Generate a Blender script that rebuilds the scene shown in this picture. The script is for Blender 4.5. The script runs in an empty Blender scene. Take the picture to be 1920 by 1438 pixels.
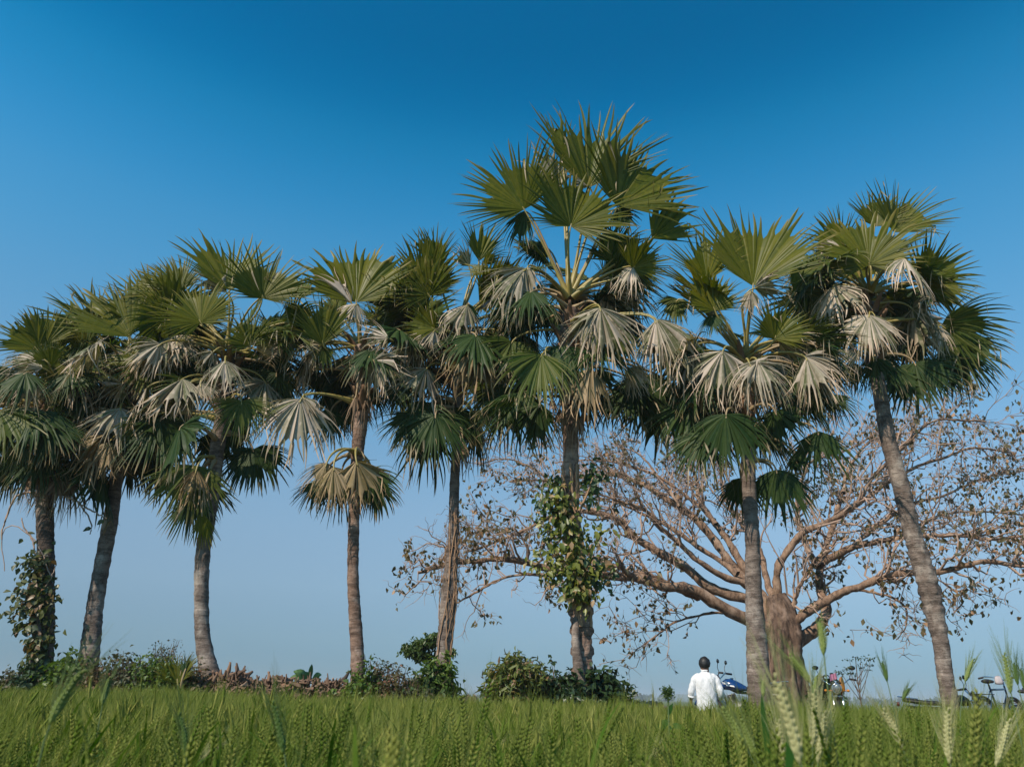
import bpy, math, random
import numpy as np
from mathutils import Vector, Matrix

SC = bpy.context.scene
COL = SC.collection
RAD = math.radians

# ---------------------------------------------------------------- camera
F_PX = 1400.0
CAM_Z = 1.0
PITCH, ROLL = RAD(22.8), RAD(1.0)
cam_d = bpy.data.cameras.new('camera')
cam = bpy.data.objects.new('camera', cam_d)
COL.objects.link(cam)
cam_d.sensor_width = 36.0
cam_d.lens = F_PX / 1920.0 * 36.0
cam_d.clip_start = 0.05
cam_d.clip_end = 20000.0
cam_d.dof.use_dof = True
cam_d.dof.focus_distance = 15.0
cam_d.dof.aperture_fstop = 7.0
RM = Matrix.Rotation(RAD(90) + PITCH, 3, 'X') @ Matrix.Rotation(ROLL, 3, 'Z')
cam.matrix_world = Matrix.Translation((0, 0, CAM_Z)) @ RM.to_4x4()
SC.camera = cam
RMn = np.array(RM)
CAMP = np.array([0, 0, CAM_Z])

# ---------------------------------------------------------------- sky, sun, exposure
SUN_EL, SUN_AZ = RAD(45), math.atan2(-0.66, -0.75)       # behind the camera and to its left
world = bpy.data.worlds.new('World')
SC.world = world
world.use_nodes = True
wn = world.node_tree
wn.nodes.clear()
sky = wn.nodes.new('ShaderNodeTexSky')
sky.sky_type = 'NISHITA'
sky.sun_disc = False
sky.sun_elevation = SUN_EL
sky.sun_rotation = SUN_AZ
sky.altitude = 50
sky.air_density = 1.0
sky.dust_density = 0.3
sky.ozone_density = 3.0
SKY_STRENGTH = 0.1
# the colour of this photograph's air, by height above the horizon, the same all round
SKY_TINT = [(0.0044, 0.1128, 0.2043, 0.3429), (0.0219, 0.1187, 0.1967, 0.3112), (0.0637, 0.1786, 0.2379, 0.3012), (0.1252, 0.3205, 0.3437, 0.3589), (0.22, 0.5056, 0.5153, 0.4716), (0.3156, 0.4917, 0.6159, 0.5708), (0.4392, 0.3674, 0.729, 0.7192), (0.5363, 0.219, 0.7397, 0.7836), (0.5937, 0.1094, 0.6727, 0.7636), (0.6438, 0.04, 0.608, 0.6914), (0.681, 0.0034, 0.4947, 0.6258), (0.7301, 0.0, 0.4232, 0.5581)]
geo = wn.nodes.new('ShaderNodeTexCoord')
sxyz = wn.nodes.new('ShaderNodeSeparateXYZ')
wn.links.new(geo.outputs['Generated'], sxyz.inputs[0])
ramp = wn.nodes.new('ShaderNodeValToRGB')
ramp.color_ramp.interpolation = 'B_SPLINE'
while len(ramp.color_ramp.elements) < len(SKY_TINT):
    ramp.color_ramp.elements.new(0.5)
for e_, (z_, r_, g_, b_) in zip(ramp.color_ramp.elements, SKY_TINT):
    e_.position = z_
    e_.color = (r_, g_, b_, 1)
wn.links.new(sxyz.outputs[2], ramp.inputs[0])
comb = wn.nodes.new('ShaderNodeMix'); comb.data_type = 'RGBA'; comb.blend_type = 'MULTIPLY'
comb.inputs[0].default_value = 1.0
gain = wn.nodes.new('ShaderNodeVectorMath'); gain.operation = 'SCALE'; gain.inputs['Scale'].default_value = 2.5
wn.links.new(sky.outputs[0], gain.inputs[0])
wn.links.new(gain.outputs[0], comb.inputs[6]); wn.links.new(ramp.outputs[0], comb.inputs[7])
bg = wn.nodes.new('ShaderNodeBackground')
bg.inputs['Strength'].default_value = SKY_STRENGTH
wo = wn.nodes.new('ShaderNodeOutputWorld')
wn.links.new(comb.outputs[2], bg.inputs['Color'])
wn.links.new(bg.outputs[0], wo.inputs['Surface'])

sun_d = bpy.data.lights.new('sun', 'SUN')
sun_d.energy = 5.0
sun_d.angle = RAD(0.55)
sun_d.color = (1.0, 0.87, 0.71)
sun = bpy.data.objects.new('sun', sun_d)
COL.objects.link(sun)
SUNV = Vector((math.sin(SUN_AZ) * math.cos(SUN_EL), math.cos(SUN_AZ) * math.cos(SUN_EL), math.sin(SUN_EL)))
sun.rotation_euler = SUNV.to_track_quat('Z', 'Y').to_euler()
sun.location = (-20, -25, 40)
SC.view_settings.view_transform = 'Standard'
SC.view_settings.look = 'None'
SC.view_settings.gamma = 1.0
SC.view_settings.use_curve_mapping = False
SC.view_settings.exposure = 0.0
SC.cycles.max_bounces = 6
SC.cycles.transparent_max_bounces = 8
SC.cycles.volume_bounces = 0


# ---------------------------------------------------------------- helpers
def P(px, py, Y):
    """the point at forward distance Y that lies on the view ray of photo pixel (px, py)"""
    d = RMn @ np.array([(px - 960) / F_PX, -(py - 719) / F_PX, -1.0])
    return CAMP + d * (Y / d[1])


def px_m(px, py, Y):
    """metres per photo pixel there"""
    d = RMn @ np.array([(px - 960) / F_PX, -(py - 719) / F_PX, -1.0])
    return (Y / d[1]) / F_PX


def nrm(v, ax=-1):
    return v / np.maximum(np.linalg.norm(v, axis=ax, keepdims=True), 1e-9)


ORG = {}


def link(o, parent, org):
    COL.objects.link(o)
    if parent is not None:
        o.parent = parent
    if org is not None:
        org = np.array(org, float)
        po = ORG.get(parent.name, np.zeros(3)) if parent is not None else np.zeros(3)
        o.location = org - po
        ORG[o.name] = org
    return o


def tag(o, label=None, cat=None, group=None, kind=None):
    if label: o['label'] = label
    if cat: o['category'] = cat
    if group: o['group'] = group
    if kind: o['kind'] = kind
    return o


def thing(name, label, cat, org=(0, 0, 0), group=None, rotz=None):
    o = bpy.data.objects.new(name, None)
    o.empty_display_size = 0.2
    link(o, None, org)
    if rotz is not None:
        o.rotation_euler[2] = rotz
        ORG[o.name] = np.zeros(3)
    return tag(o, label, cat, group)


def mesh_np(name, V, faces, mat, smooth=False, attrs=None):
    """faces: list of int arrays (m,3) / (m,4)"""
    me = bpy.data.meshes.new(name)
    V = np.asarray(V, np.float32)
    me.vertices.add(len(V))
    me.vertices.foreach_set('co', V.ravel())
    if not isinstance(faces, (list, tuple)):
        faces = [faces]
    faces = [np.asarray(f, np.int32) for f in faces if len(f)]
    tot = sum(f.size for f in faces)
    npol = sum(len(f) for f in faces)
    me.loops.add(tot)
    me.polygons.add(npol)
    me.loops.foreach_set('vertex_index', np.concatenate([f.ravel() for f in faces]))
    st, o = [], 0
    for f in faces:
        k = f.shape[1]
        st.append(o + np.arange(len(f)) * k)
        o += f.size
    me.polygons.foreach_set('loop_start', np.concatenate(st).astype(np.int32))
    if smooth:
        me.polygons.foreach_set('use_smooth', np.ones(npol, bool))
    if attrs:
        for k, a in attrs.items():
            at = me.attributes.new(k, 'FLOAT', 'POINT')
            at.data.foreach_set('value', np.asarray(a, np.float32))
    me.update(calc_edges=True)
    if mat is not None:
        me.materials.append(mat)
    return me


def obj(name, V, faces, mat, parent=None, org=None, smooth=False, attrs=None, local=False):
    V = np.asarray(V, float)
    if not local:
        if org is None:
            org = ORG.get(parent.name, np.zeros(3)) if parent is not None else np.zeros(3)
        V = V - np.array(org)
    me = mesh_np(name, V, faces, mat, smooth, attrs)
    o = bpy.data.objects.new(name, me)
    link(o, parent, None if local else org)
    return o


class MB:
    """collects simple shapes into one mesh (quads and triangles)"""
    def __init__(self):
        self.V, self.Q, self.T, self.n = [], [], [], 0

    def add(self, V, Q=None, T=None):
        V = np.asarray(V, float).reshape(-1, 3)
        if Q is not None and len(Q): self.Q.append(np.asarray(Q, int) + self.n)
        if T is not None and len(T): self.T.append(np.asarray(T, int) + self.n)
        self.V.append(V); self.n += len(V)
        return self

    def box(self, c, s, R=None, taper=1.0):
        x, y, z = np.array(s) / 2.0
        v = np.array([[-x, -y, -z], [x, -y, -z], [x, y, -z], [-x, y, -z],
                      [-x * taper, -y * taper, z], [x * taper, -y * taper, z], [x * taper, y * taper, z], [-x * taper, y * taper, z]])
        if R is not None: v = v @ np.array(R).T
        return self.add(v + np.array(c), [[0, 3, 2, 1], [4, 5, 6, 7], [0, 1, 5, 4], [1, 2, 6, 5], [2, 3, 7, 6], [3, 0, 4, 7]])

    def ball(self, c, r, R=None, nu=12, nv=8, noise=0, rng=None):
        r = np.ones(3) * np.array(r)
        th = np.linspace(0, math.pi, nv + 1)[:, None]; ph = np.linspace(0, 2 * math.pi, nu, endpoint=False)[None]
        v = np.stack([np.sin(th) * np.cos(ph), np.sin(th) * np.sin(ph), np.cos(th) + 0 * ph], -1).reshape(-1, 3)
        if noise: v = v * (1 + rng.normal(0, noise, (len(v), 1)))
        v = v * r
        if R is not None: v = v @ np.array(R).T
        q = grid_quads(nv + 1, nu, True)
        return self.add(v + np.array(c), q)

    def tube(self, pts, rad, sides=8, cap=True):
        pts = np.asarray(pts, float); rad = np.ones(len(pts)) * np.array(rad)
        V, Q = tubes(pts[None], rad[None], sides)
        n0 = self.n
        self.add(V, Q)
        if cap and sides >= 3:
            k = len(pts)
            for e in (0, (k - 1) * sides):
                ring = [n0 + e + i for i in range(sides)]
                c = len(self.V) and None
                self.add([pts[0] if e == 0 else pts[-1]])
                ci = self.n - 1
                self.T.append(np.array([[ring[i], ring[(i + 1) % sides], ci] for i in range(sides)]))
        return self

    def torus(self, c, axis, R, r, n=28, m=8, arc=1.0):
        axis = nrm(np.array(axis, float)); a = np.cross(axis, [0, 0, 1.0])
        if np.linalg.norm(a) < 1e-3: a = np.cross(axis, [0, 1.0, 0])
        a = nrm(a); b = np.cross(axis, a)
        t = np.linspace(0, 2 * math.pi * arc, n, endpoint=arc < 1)
        pts = np.array(c) + R * (np.cos(t)[:, None] * a + np.sin(t)[:, None] * b)
        rd = nrm(pts - np.array(c)) 
        u = np.linspace(0, 2 * math.pi, m, endpoint=False)
        v = pts[:, None] + r * (np.cos(u)[None, :, None] * rd[:, None] + np.sin(u)[None, :, None] * axis)
        q = grid_quads(n, m, True)
        if arc >= 1:
            i = np.arange(m); j = (i + 1) % m
            q = np.concatenate([q, np.stack([(n - 1) * m + i, (n - 1) * m + j, j, i], 1)])
        return self.add(v.reshape(-1, 3), q)

    def loft(self, rings, cap=True):
        """rings (k, m, 3)"""
        rings = np.asarray(rings, float); k, m = rings.shape[:2]
        n0 = self.n
        self.add(rings.reshape(-1, 3), grid_quads(k, m, True))
        if cap:
            for e in (0, k - 1):
                self.add([rings[e].mean(0)]); ci = self.n - 1
                self.T.append(np.array([[n0 + e * m + i, n0 + e * m + (i + 1) % m, ci] for i in range(m)]))
        return self

    def faces(self):
        f = []
        if self.Q: f.append(np.concatenate(self.Q))
        if self.T: f.append(np.concatenate(self.T))
        return f

    def build(self, name, mat, parent=None, org=None, smooth=True, local=False, attrs=None):
        return obj(name, np.concatenate(self.V), self.faces(), mat, parent, org, smooth, attrs, local)


def grid_quads(k, m, wrap):
    i = np.arange(k - 1)[:, None]
    j = np.arange(m if wrap else m - 1)[None]
    j2 = (j + 1) % m
    return np.stack([(i * m + j), (i * m + j2), ((i + 1) * m + j2), ((i + 1) * m + j)], -1).reshape(-1, 4)


def tubes(pts, rad, sides=4):
    """pts (n,k,3), rad (n,k) -> one vertex array and quads for all n tubes"""
    pts = np.asarray(pts, float); rad = np.asarray(rad, float)
    n, k = pts.shape[:2]
    t = nrm(np.gradient(pts, axis=1))
    ref = np.zeros((n, 1, 3)); tm = t.mean(1)
    vert = np.abs(nrm(tm)[:, 2]) > 0.8
    ref[~vert, 0] = [0, 0, 1.0]; ref[vert, 0] = [0, 1.0, 0.0]
    a = nrm(np.cross(t, ref)); b = np.cross(t, a)
    u = np.linspace(0, 2 * math.pi, sides, endpoint=False)
    ring = np.cos(u)[None, None, :, None] * a[:, :, None] + np.sin(u)[None, None, :, None] * b[:, :, None]
    V = pts[:, :, None] + ring * rad[:, :, None, None]
    q = grid_quads(k, sides, True)
    Q = (q[None] + (np.arange(n) * k * sides)[:, None, None]).reshape(-1, 4)
    return V.reshape(-1, 3), Q


def resample(pts, n, smooth=True):
    """Catmull-Rom through pts (any dimension), n samples evenly by length"""
    pts = np.asarray(pts, float)
    if smooth and len(pts) > 2:
        p = np.concatenate([[2 * pts[0] - pts[1]], pts, [2 * pts[-1] - pts[-2]]])
        out = []
        for i in range(1, len(p) - 2):
            t = np.linspace(0, 1, 12, endpoint=False)[:, None]
            p0, p1, p2, p3 = p[i - 1], p[i], p[i + 1], p[i + 2]
            out.append(0.5 * (2 * p1 + (p2 - p0) * t + (2 * p0 - 5 * p1 + 4 * p2 - p3) * t ** 2 + (3 * p1 - p0 - 3 * p2 + p3) * t ** 3))
        pts = np.concatenate(out + [pts[-1:]])
    d = np.concatenate([[0], np.cumsum(np.linalg.norm(np.diff(pts[:, :3], axis=0), axis=1))])
    s = np.linspace(0, d[-1], n)
    return np.stack([np.interp(s, d, pts[:, c]) for c in range(pts.shape[1])], 1)


def bez(p0, p1, p2, p3, n):
    t = np.linspace(0, 1, n)[:, None]
    return (1 - t) ** 3 * p0 + 3 * (1 - t) ** 2 * t * p1 + 3 * (1 - t) * t ** 2 * p2 + t ** 3 * p3


# ---------------------------------------------------------------- materials
def new_mat(name):
    m = bpy.data.materials.new(name); m.use_nodes = True
    nt = m.node_tree; nt.nodes.clear()
    out = nt.nodes.new('ShaderNodeOutputMaterial')
    b = nt.nodes.new('ShaderNodeBsdfPrincipled')
    nt.links.new(b.outputs[0], out.inputs['Surface'])
    return m, nt, b, out


def N(nt, kind, **kw):
    n = nt.nodes.new(kind)
    for k, v in kw.items():
        if k.startswith('i_'): n.inputs[k[2:].replace('_', ' ')].default_value = v
        else: setattr(n, k, v)
    return n


def mixc(nt, fac, a, b, mode='MIX'):
    n = nt.nodes.new('ShaderNodeMix'); n.data_type = 'RGBA'; n.blend_type = mode
    for s, v in ((0, fac), (6, a), (7, b)):
        if hasattr(v, 'links'): nt.links.new(v, n.inputs[s])
        elif isinstance(v, (int, float)): n.inputs[s].default_value = v
        else: n.inputs[s].default_value = (*v, 1)
    return n.outputs[2]


def math_(nt, op, a, b=0.0, c=None):
    n = nt.nodes.new('ShaderNodeMath'); n.operation = op
    for i, v in enumerate((a, b, c)):
        if v is None: continue
        if hasattr(v, 'links'): nt.links.new(v, n.inputs[i])
        else: n.inputs[i].default_value = v
    return n.outputs[0]


def sstep(nt, v, lo, hi):
    n = nt.nodes.new('ShaderNodeMapRange'); n.interpolation_type = 'SMOOTHSTEP'
    nt.links.new(v, n.inputs[0]); n.inputs[1].default_value = lo; n.inputs[2].default_value = hi
    return n.outputs[0]


def attr(nt, name):
    return N(nt, 'ShaderNodeAttribute', attribute_name=name).outputs['Fac']


def noise(nt, scale, detail=4, vec=None, rough=0.55):
    n = N(nt, 'ShaderNodeTexNoise'); n.inputs['Scale'].default_value = scale
    n.inputs['Detail'].default_value = detail; n.inputs['Roughness'].default_value = rough
    if vec is not None: nt.links.new(vec, n.inputs['Vector'])
    return n.outputs[0]


def objcoord(nt, scale=None):
    c = N(nt, 'ShaderNodeTexCoord').outputs['Object']
    if scale is None: return c
    m = N(nt, 'ShaderNodeMapping'); m.inputs['Scale'].default_value = scale
    nt.links.new(c, m.inputs['Vector'])
    return m.outputs[0]


def add_translucent(nt, b, out, col, fac, tint=(1.25, 1.25, 0.55)):
    tr = nt.nodes.new('ShaderNodeBsdfTranslucent')
    nt.links.new(mixc(nt, 1.0, col, tint, 'MULTIPLY'), tr.inputs[0])
    mx = nt.nodes.new('ShaderNodeMixShader'); mx.inputs[0].default_value = fac
    nt.links.new(b.outputs[0], mx.inputs[1]); nt.links.new(tr.outputs[0], mx.inputs[2])
    nt.links.new(mx.outputs[0], out.inputs['Surface'])


def plain(name, col, rough=0.6, metal=0.0, var=0.15, scale=8.0, spec=0.5):
    m, nt, b, out = new_mat(name)
    n = noise(nt, scale, 4, objcoord(nt))
    lo = tuple(c * (1 - var) for c in col); hi = tuple(min(1, c * (1 + var)) for c in col)
    nt.links.new(mixc(nt, n, lo, hi), b.inputs['Base Color'])
    b.inputs['Roughness'].default_value = rough; b.inputs['Metallic'].default_value = metal
    b.inputs['Specular IOR Level'].default_value = spec
    return m


def frond_mat(name, c1, c2, tip, dry, transl, rough=0.45, tiplo=0.72):
    m, nt, b, out = new_mat(name)
    rnd, rad, dr = attr(nt, 'rnd'), attr(nt, 'rad'), attr(nt, 'dry')
    oi = N(nt, 'ShaderNodeObjectInfo').outputs['Random']
    col = mixc(nt, rnd, c1, c2)
    col = mixc(nt, math_(nt, 'MULTIPLY', oi, 0.35), col, tuple(x * 0.6 for x in c1))
    nz = noise(nt, 9.0, 3, objcoord(nt))
    col = mixc(nt, math_(nt, 'MULTIPLY', sstep(nt, nz, 0.5, 0.75), 0.35), col, tuple(x * 1.3 for x in c2))
    t = math_(nt, 'MULTIPLY', sstep(nt, rad, tiplo, 1.02), math_(nt, 'ADD', math_(nt, 'MULTIPLY', rnd, 0.9), 0.1))
    col = mixc(nt, t, col, tip)
    col = mixc(nt, dr, col, dry)
    nt.links.new(col, b.inputs['Base Color'])
    b.inputs['Roughness'].default_value = rough
    b.inputs['Specular IOR Level'].default_value = 0.18
    add_translucent(nt, b, out, col, transl)
    return m


DRY = (0.48, 0.38, 0.26)
M = {}
M['G'] = frond_mat('frond_fresh_green', (0.066, 0.090, 0.003), (0.165, 0.155, 0.013), (0.30, 0.22, 0.07), DRY, 0.34, 0.4)
M['M'] = frond_mat('frond_mid_green', (0.045, 0.085, 0.008), (0.14, 0.15, 0.035), (0.42, 0.32, 0.19), DRY, 0.26, 0.45)
M['P'] = frond_mat('frond_pale_glaucous', (0.10, 0.12, 0.045), (0.64, 0.52, 0.43), (0.60, 0.43, 0.30), (0.62, 0.48, 0.37), 0.14, 0.5, 0.4)
M['T'] = frond_mat('frond_tan', (0.15, 0.12, 0.045), (0.46, 0.34, 0.21), (0.46, 0.28, 0.16), (0.52, 0.36, 0.22), 0.16, 0.55, 0.4)
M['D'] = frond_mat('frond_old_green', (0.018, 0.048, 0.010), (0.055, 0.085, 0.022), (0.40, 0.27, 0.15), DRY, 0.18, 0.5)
M['X'] = frond_mat('frond_dead', (0.16, 0.11, 0.07), (0.36, 0.25, 0.17), (0.32, 0.20, 0.11), (0.38, 0.27, 0.18), 0.08, 0.8)


def leaf_mat(name, c1, c2, transl=0.3, rough=0.45, c3=None):
    m, nt, b, out = new_mat(name)
    rnd = attr(nt, 'rnd')
    col = mixc(nt, rnd, c1, c2)
    if c3 is not None:
        col = mixc(nt, sstep(nt, rnd, 0.78, 0.9), col, c3)
    nt.links.new(col, b.inputs['Base Color'])
    b.inputs['Roughness'].default_value = rough
    add_translucent(nt, b, out, col, transl)
    return m


def inst_leaf_mat(name, c1, c2, c3, transl=0.3, rough=0.4):
    m, nt, b, out = new_mat(name)
    r = N(nt, 'ShaderNodeObjectInfo').outputs['Random']
    col = mixc(nt, r, c1, c2)
    col = mixc(nt, sstep(nt, r, 0.8, 0.92), col, c3)
    nt.links.new(col, b.inputs['Base Color'])
    b.inputs['Roughness'].default_value = rough
    add_translucent(nt, b, out, col, transl)
    return m


def bark_mat(name, c_dark, c_mid, c_light, ring=14.0, stretch=(1, 1, 3.0), bump=0.5, ringy=0.5):
    m, nt, b, out = new_mat(name)
    n1 = noise(nt, 4.0, 7, objcoord(nt, stretch), 0.66)
    n2 = noise(nt, 1.9, 5, objcoord(nt, (1, 1, 0.8)), 0.65)
    n3 = noise(nt, 34.0, 3, objcoord(nt, (1, 1, 1.6)))
    scar = noise(nt, 2.2, 3, objcoord(nt, (1.0, 1.0, ring)), 0.7)        # leaf scars running round the stem
    col = mixc(nt, sstep(nt, n1, 0.32, 0.68), c_dark, c_mid)
    col = mixc(nt, math_(nt, 'MULTIPLY', sstep(nt, n2, 0.5, 0.66), 0.8), col, c_light)
    col = mixc(nt, math_(nt, 'MULTIPLY', sstep(nt, scar, 0.54, 0.66), ringy), col, tuple(x * 0.45 for x in c_dark))
    col = mixc(nt, math_(nt, 'MULTIPLY', sstep(nt, n3, 0.55, 0.75), 0.45), col, c_light)
    nt.links.new(col, b.inputs['Base Color'])
    b.inputs['Roughness'].default_value = 0.9
    b.inputs['Specular IOR Level'].default_value = 0.15
    h = math_(nt, 'ADD', math_(nt, 'MULTIPLY', n1, 0.6), math_(nt, 'ADD', math_(nt, 'MULTIPLY', scar, -0.9 * ringy), math_(nt, 'MULTIPLY', n3, 0.35)))
    bp = N(nt, 'ShaderNodeBump'); bp.inputs['Strength'].default_value = bump; bp.inputs['Distance'].default_value = 0.04
    nt.links.new(h, bp.inputs['Height']); nt.links.new(bp.outputs[0], b.inputs['Normal'])
    return m


M['bark'] = bark_mat('palm_bark', (0.095, 0.072, 0.060), (0.235, 0.185, 0.155), (0.42, 0.36, 0.31), ring=9.0, bump=0.8)
M['bark_pink'] = bark_mat('palm_bark_warm', (0.115, 0.072, 0.052), (0.30, 0.20, 0.15), (0.44, 0.33, 0.27), ring=9.0, bump=0.8)
M['bark_dark'] = bark_mat('palm_bark_dark', (0.06, 0.045, 0.036), (0.14, 0.105, 0.085), (0.26, 0.22, 0.19), ring=9.0, bump=0.9)
M['fig_bark'] = bark_mat('fig_bark', (0.11, 0.07, 0.05), (0.34, 0.225, 0.155), (0.44, 0.32, 0.24), ring=0.6, stretch=(2.2, 2.2, 0.9), bump=1.0, ringy=0.1)
M['fig_trunk_shaded'] = bark_mat('fig_bark_shaded', (0.05, 0.034, 0.027), (0.19, 0.125, 0.09), (0.29, 0.21, 0.165), ring=0.5, stretch=(3.0, 3.0, 0.8), bump=1.0, ringy=0.15)  # fig bark with the palms' shade on the trunk put into the colour
M['twig'] = plain('twig_bark', (0.37, 0.26, 0.20), 0.85, var=0.4, scale=3)
M['petiole'] = plain('petiole_yellow_green', (0.30, 0.24, 0.07), 0.45, var=0.25, scale=3)
M['petiole_old'] = plain('petiole_old_tan', (0.33, 0.24, 0.13), 0.6, var=0.3, scale=3)
M['boot'] = plain('leaf_base_brown', (0.16, 0.09, 0.05), 0.85, var=0.6, scale=5)
M['vine'] = plain('dry_vine_stem', (0.36, 0.22, 0.13), 0.85, var=0.35, scale=4)

# ---------------------------------------------------------------- palms
def make_frond(H, A, Nn, R, spread, rng, cup, droop, kinkp, wob=0.05, split=0.64):
    """one fan leaf: a pleated blade of joined segments that part into free pointed tips"""
    nseg = max(14, int(spread * 2 / RAD(4.0)))
    th = np.linspace(-spread, spread, nseg)
    dth = 2 * spread / nseg
    B = nrm(np.cross(Nn, A))
    rel = np.abs(th) / max(spread, 1e-3)
    k_ = np.cos(th)[:, None]; s_ = np.sin(th)[:, None]
    d = nrm(k_ * A + s_ * B + Nn * (cup * np.abs(s_) ** 1.5) + rng.normal(0, wob * 0.35, (nseg, 3)))
    T = nrm(np.gradient(d, axis=0))
    L = R * (1 - 0.17 * rel ** 2) * rng.uniform(0.86, 1.05, nseg)
    # the splits run deeper at the sides, and unevenly: torn where the wind has worked
    tear = np.interp(np.arange(nseg), np.linspace(0, nseg - 1, 9), rng.uniform(0.80, 1.10, 9))
    sp = (split - 0.10 * rel - 0.26 * rel ** 8) * tear * rng.uniform(0.9, 1.06, nseg)
    L = L * (1 - 0.18 * rel ** 6) * np.where(rng.random(nseg) < 0.06, rng.uniform(0.6, 0.85, nseg), 1)
    u = np.array([0.03, 0.36, 0.72, 1.0])                 # joined part, fractions of the split radius
    v = np.array([0.22, 0.45, 0.65, 0.83, 1.0])           # free part
    S = np.concatenate([sp[:, None] * u, sp[:, None] + (1 - sp[:, None]) * v], 1)   # (nseg, K)
    K = S.shape[1]
    down = np.array([0, 0, -1.0])
    kink = np.where(rng.random(nseg) < kinkp, rng.integers(4, 8, nseg), 99)
    bend = rng.normal(0, wob, (nseg, 3))
    pos = np.zeros((nseg, K, 3)); lat = np.zeros((nseg, K, 3)); nor = np.zeros((nseg, K, 3))
    p = np.repeat(H[None], nseg, 0); prev = np.zeros(nseg)
    twist = rng.normal(0, 0.55, nseg)
    dry = np.zeros((nseg, K))
    for k in range(K):
        ds = (S[:, k] - prev)[:, None]
        free = np.clip((S[:, k] - 0.3) / 0.7, 0, 1)[:, None]
        d = nrm(d + down * droop * ds * (0.35 + 1.8 * free) + bend * free * 0.5)
        kk = kink == k
        if kk.any():
            d[kk] = nrm(d[kk] * 0.12 + down + rng.normal(0, 0.28, (kk.sum(), 3)))
        dry[k >= kink, k] = 0.8
        p = p + d * ds * L[:, None]; prev = S[:, k]
        pos[:, k] = p
        l = nrm(T - (T * d).sum(1, keepdims=True) * d)
        n = np.cross(d, l)
        a = (twist * free[:, 0] ** 2)[:, None]
        lat[:, k] = l * np.cos(a) + n * np.sin(a)
        nor[:, k] = np.cross(d, lat[:, k])
    ws = sp * L * math.tan(dth / 2) * 0.99
    w = np.concatenate([ws[:, None] * u, ws[:, None] * 0.96 * (1 - v[None]) ** 0.6], 1)
    w[:, -1] = 0.0015
    fold = 0.42 * w * np.where(nor[:, :1] @ Nn > 0, 1, 1).reshape(nseg, 1)
    mid = pos + nor * fold[..., None]
    le = pos - lat * w[..., None]; re = pos + lat * w[..., None]
    for k in range(4):                                   # joined part: neighbours share their edge
        sh = 0.5 * (pos[:-1, k] + pos[1:, k])
        re[:-1, k] = sh; le[1:, k] = sh
    V = np.stack([le, mid, re], 2).reshape(-1, 3)
    base = (np.arange(nseg) * K * 3)[:, None, None]
    k = np.arange(K - 1)[None, :, None] * 3
    q1 = np.stack([k + 0, k + 1, k + 4, k + 3], -1); q2 = np.stack([k + 1, k + 2, k + 5, k + 4], -1)
    Q = np.concatenate([q1, q2], 2)[0].reshape(-1, 4)
    Q = (Q[None] + base).reshape(-1, 4)
    rnd = np.repeat(rng.random(nseg), K * 3)
    rad = np.repeat(S.reshape(-1), 3)
    return V, Q, dict(rnd=rnd, rad=rad, dry=np.repeat(dry.reshape(-1), 3))


CUP = dict(G=0.45, M=0.25, P=-0.35, T=-0.4, D=-0.25, X=-0.6)
DROOP = dict(G=0.28, M=0.7, P=1.0, T=0.9, D=0.8, X=1.6)
KINK = dict(G=0.05, M=0.16, P=0.24, T=0.3, D=0.14, X=0.4)
SPLIT = dict(G=0.74, M=0.62, P=0.58, T=0.58, D=0.60, X=0.40)
WOB = dict(G=0.05, M=0.09, P=0.16, T=0.2, D=0.10, X=0.2)


def add_frond(palm, C, H, A, Nn, R, spread, kind, rng, petiole_from=None, axis=None):
    V, Q, at = make_frond(H, A, Nn, R, spread, rng, CUP[kind] * rng.uniform(0.7, 1.3), DROOP[kind] * rng.uniform(0.6, 1.4), KINK[kind] * rng.uniform(0.3, 1.7), WOB[kind] * rng.uniform(0.6, 1.9), SPLIT[kind] * rng.uniform(0.85, 1.1))
    fr = obj('frond', V, Q, M[kind], palm, H, attrs=at)
    C0 = C if petiole_from is None else petiole_from
    if petiole_from is None and axis is not None and H[2] < C[2]:
        z = max(H[2] + 0.25, C[2] - 2.4) if H[2] + 0.25 < C[2] else C[2]
        C0 = axis[np.argmin(np.abs(axis[:, 2] - z))]
    v = H - C0; dist = np.linalg.norm(v)
    if dist > 0.25:
        out = nrm(v * np.array([1, 1, 0.5]) + np.array([0, 0, (0.5 if H[2] > C0[2] else 0.25) * dist]))
        pts = bez(C0 + 0.08 * nrm(v), C0 + out * dist * 0.45, H - A * min(dist * 0.36, 0.55 if A[2] > 0 else 0.26), H + A * 0.08, 10)
        rr = np.linspace(0.036, 0.014, 10); rr[0] = 0.075; rr[1] = 0.055
        Vt, Qt = tubes(pts[None], rr[None], 6)
        obj('petiole', Vt, Qt, M['petiole'] if kind in 'GMPT' and H[2] > C0[2] - 1.0 else M['petiole_old'], fr, smooth=True)
    return fr


PALM_GROUP = 'fan palms in a row behind the wheat'
LEAFBASE = None


def leaf_base_mesh():
    """a cut, forked stump of an old leaf"""
    mb = MB()
    t = np.linspace(0, 1, 5)
    rings = []
    for s in t:
        w = 0.10 * (1 - s) + 0.035 * s; h = 0.028 * (1 - s) + 0.018 * s
        a = np.linspace(0, 2 * math.pi, 7, endpoint=False)
        rings.append(np.stack([np.cos(a) * w, 0.05 + 0.26 * s ** 1.3 + np.sin(a) * h, 0.30 * s + 0 * a - 0.02], 1))
    mb.loft(rings)
    return mesh_np('leaf_base', np.concatenate(mb.V), mb.faces(), M['boot'], True)


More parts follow.
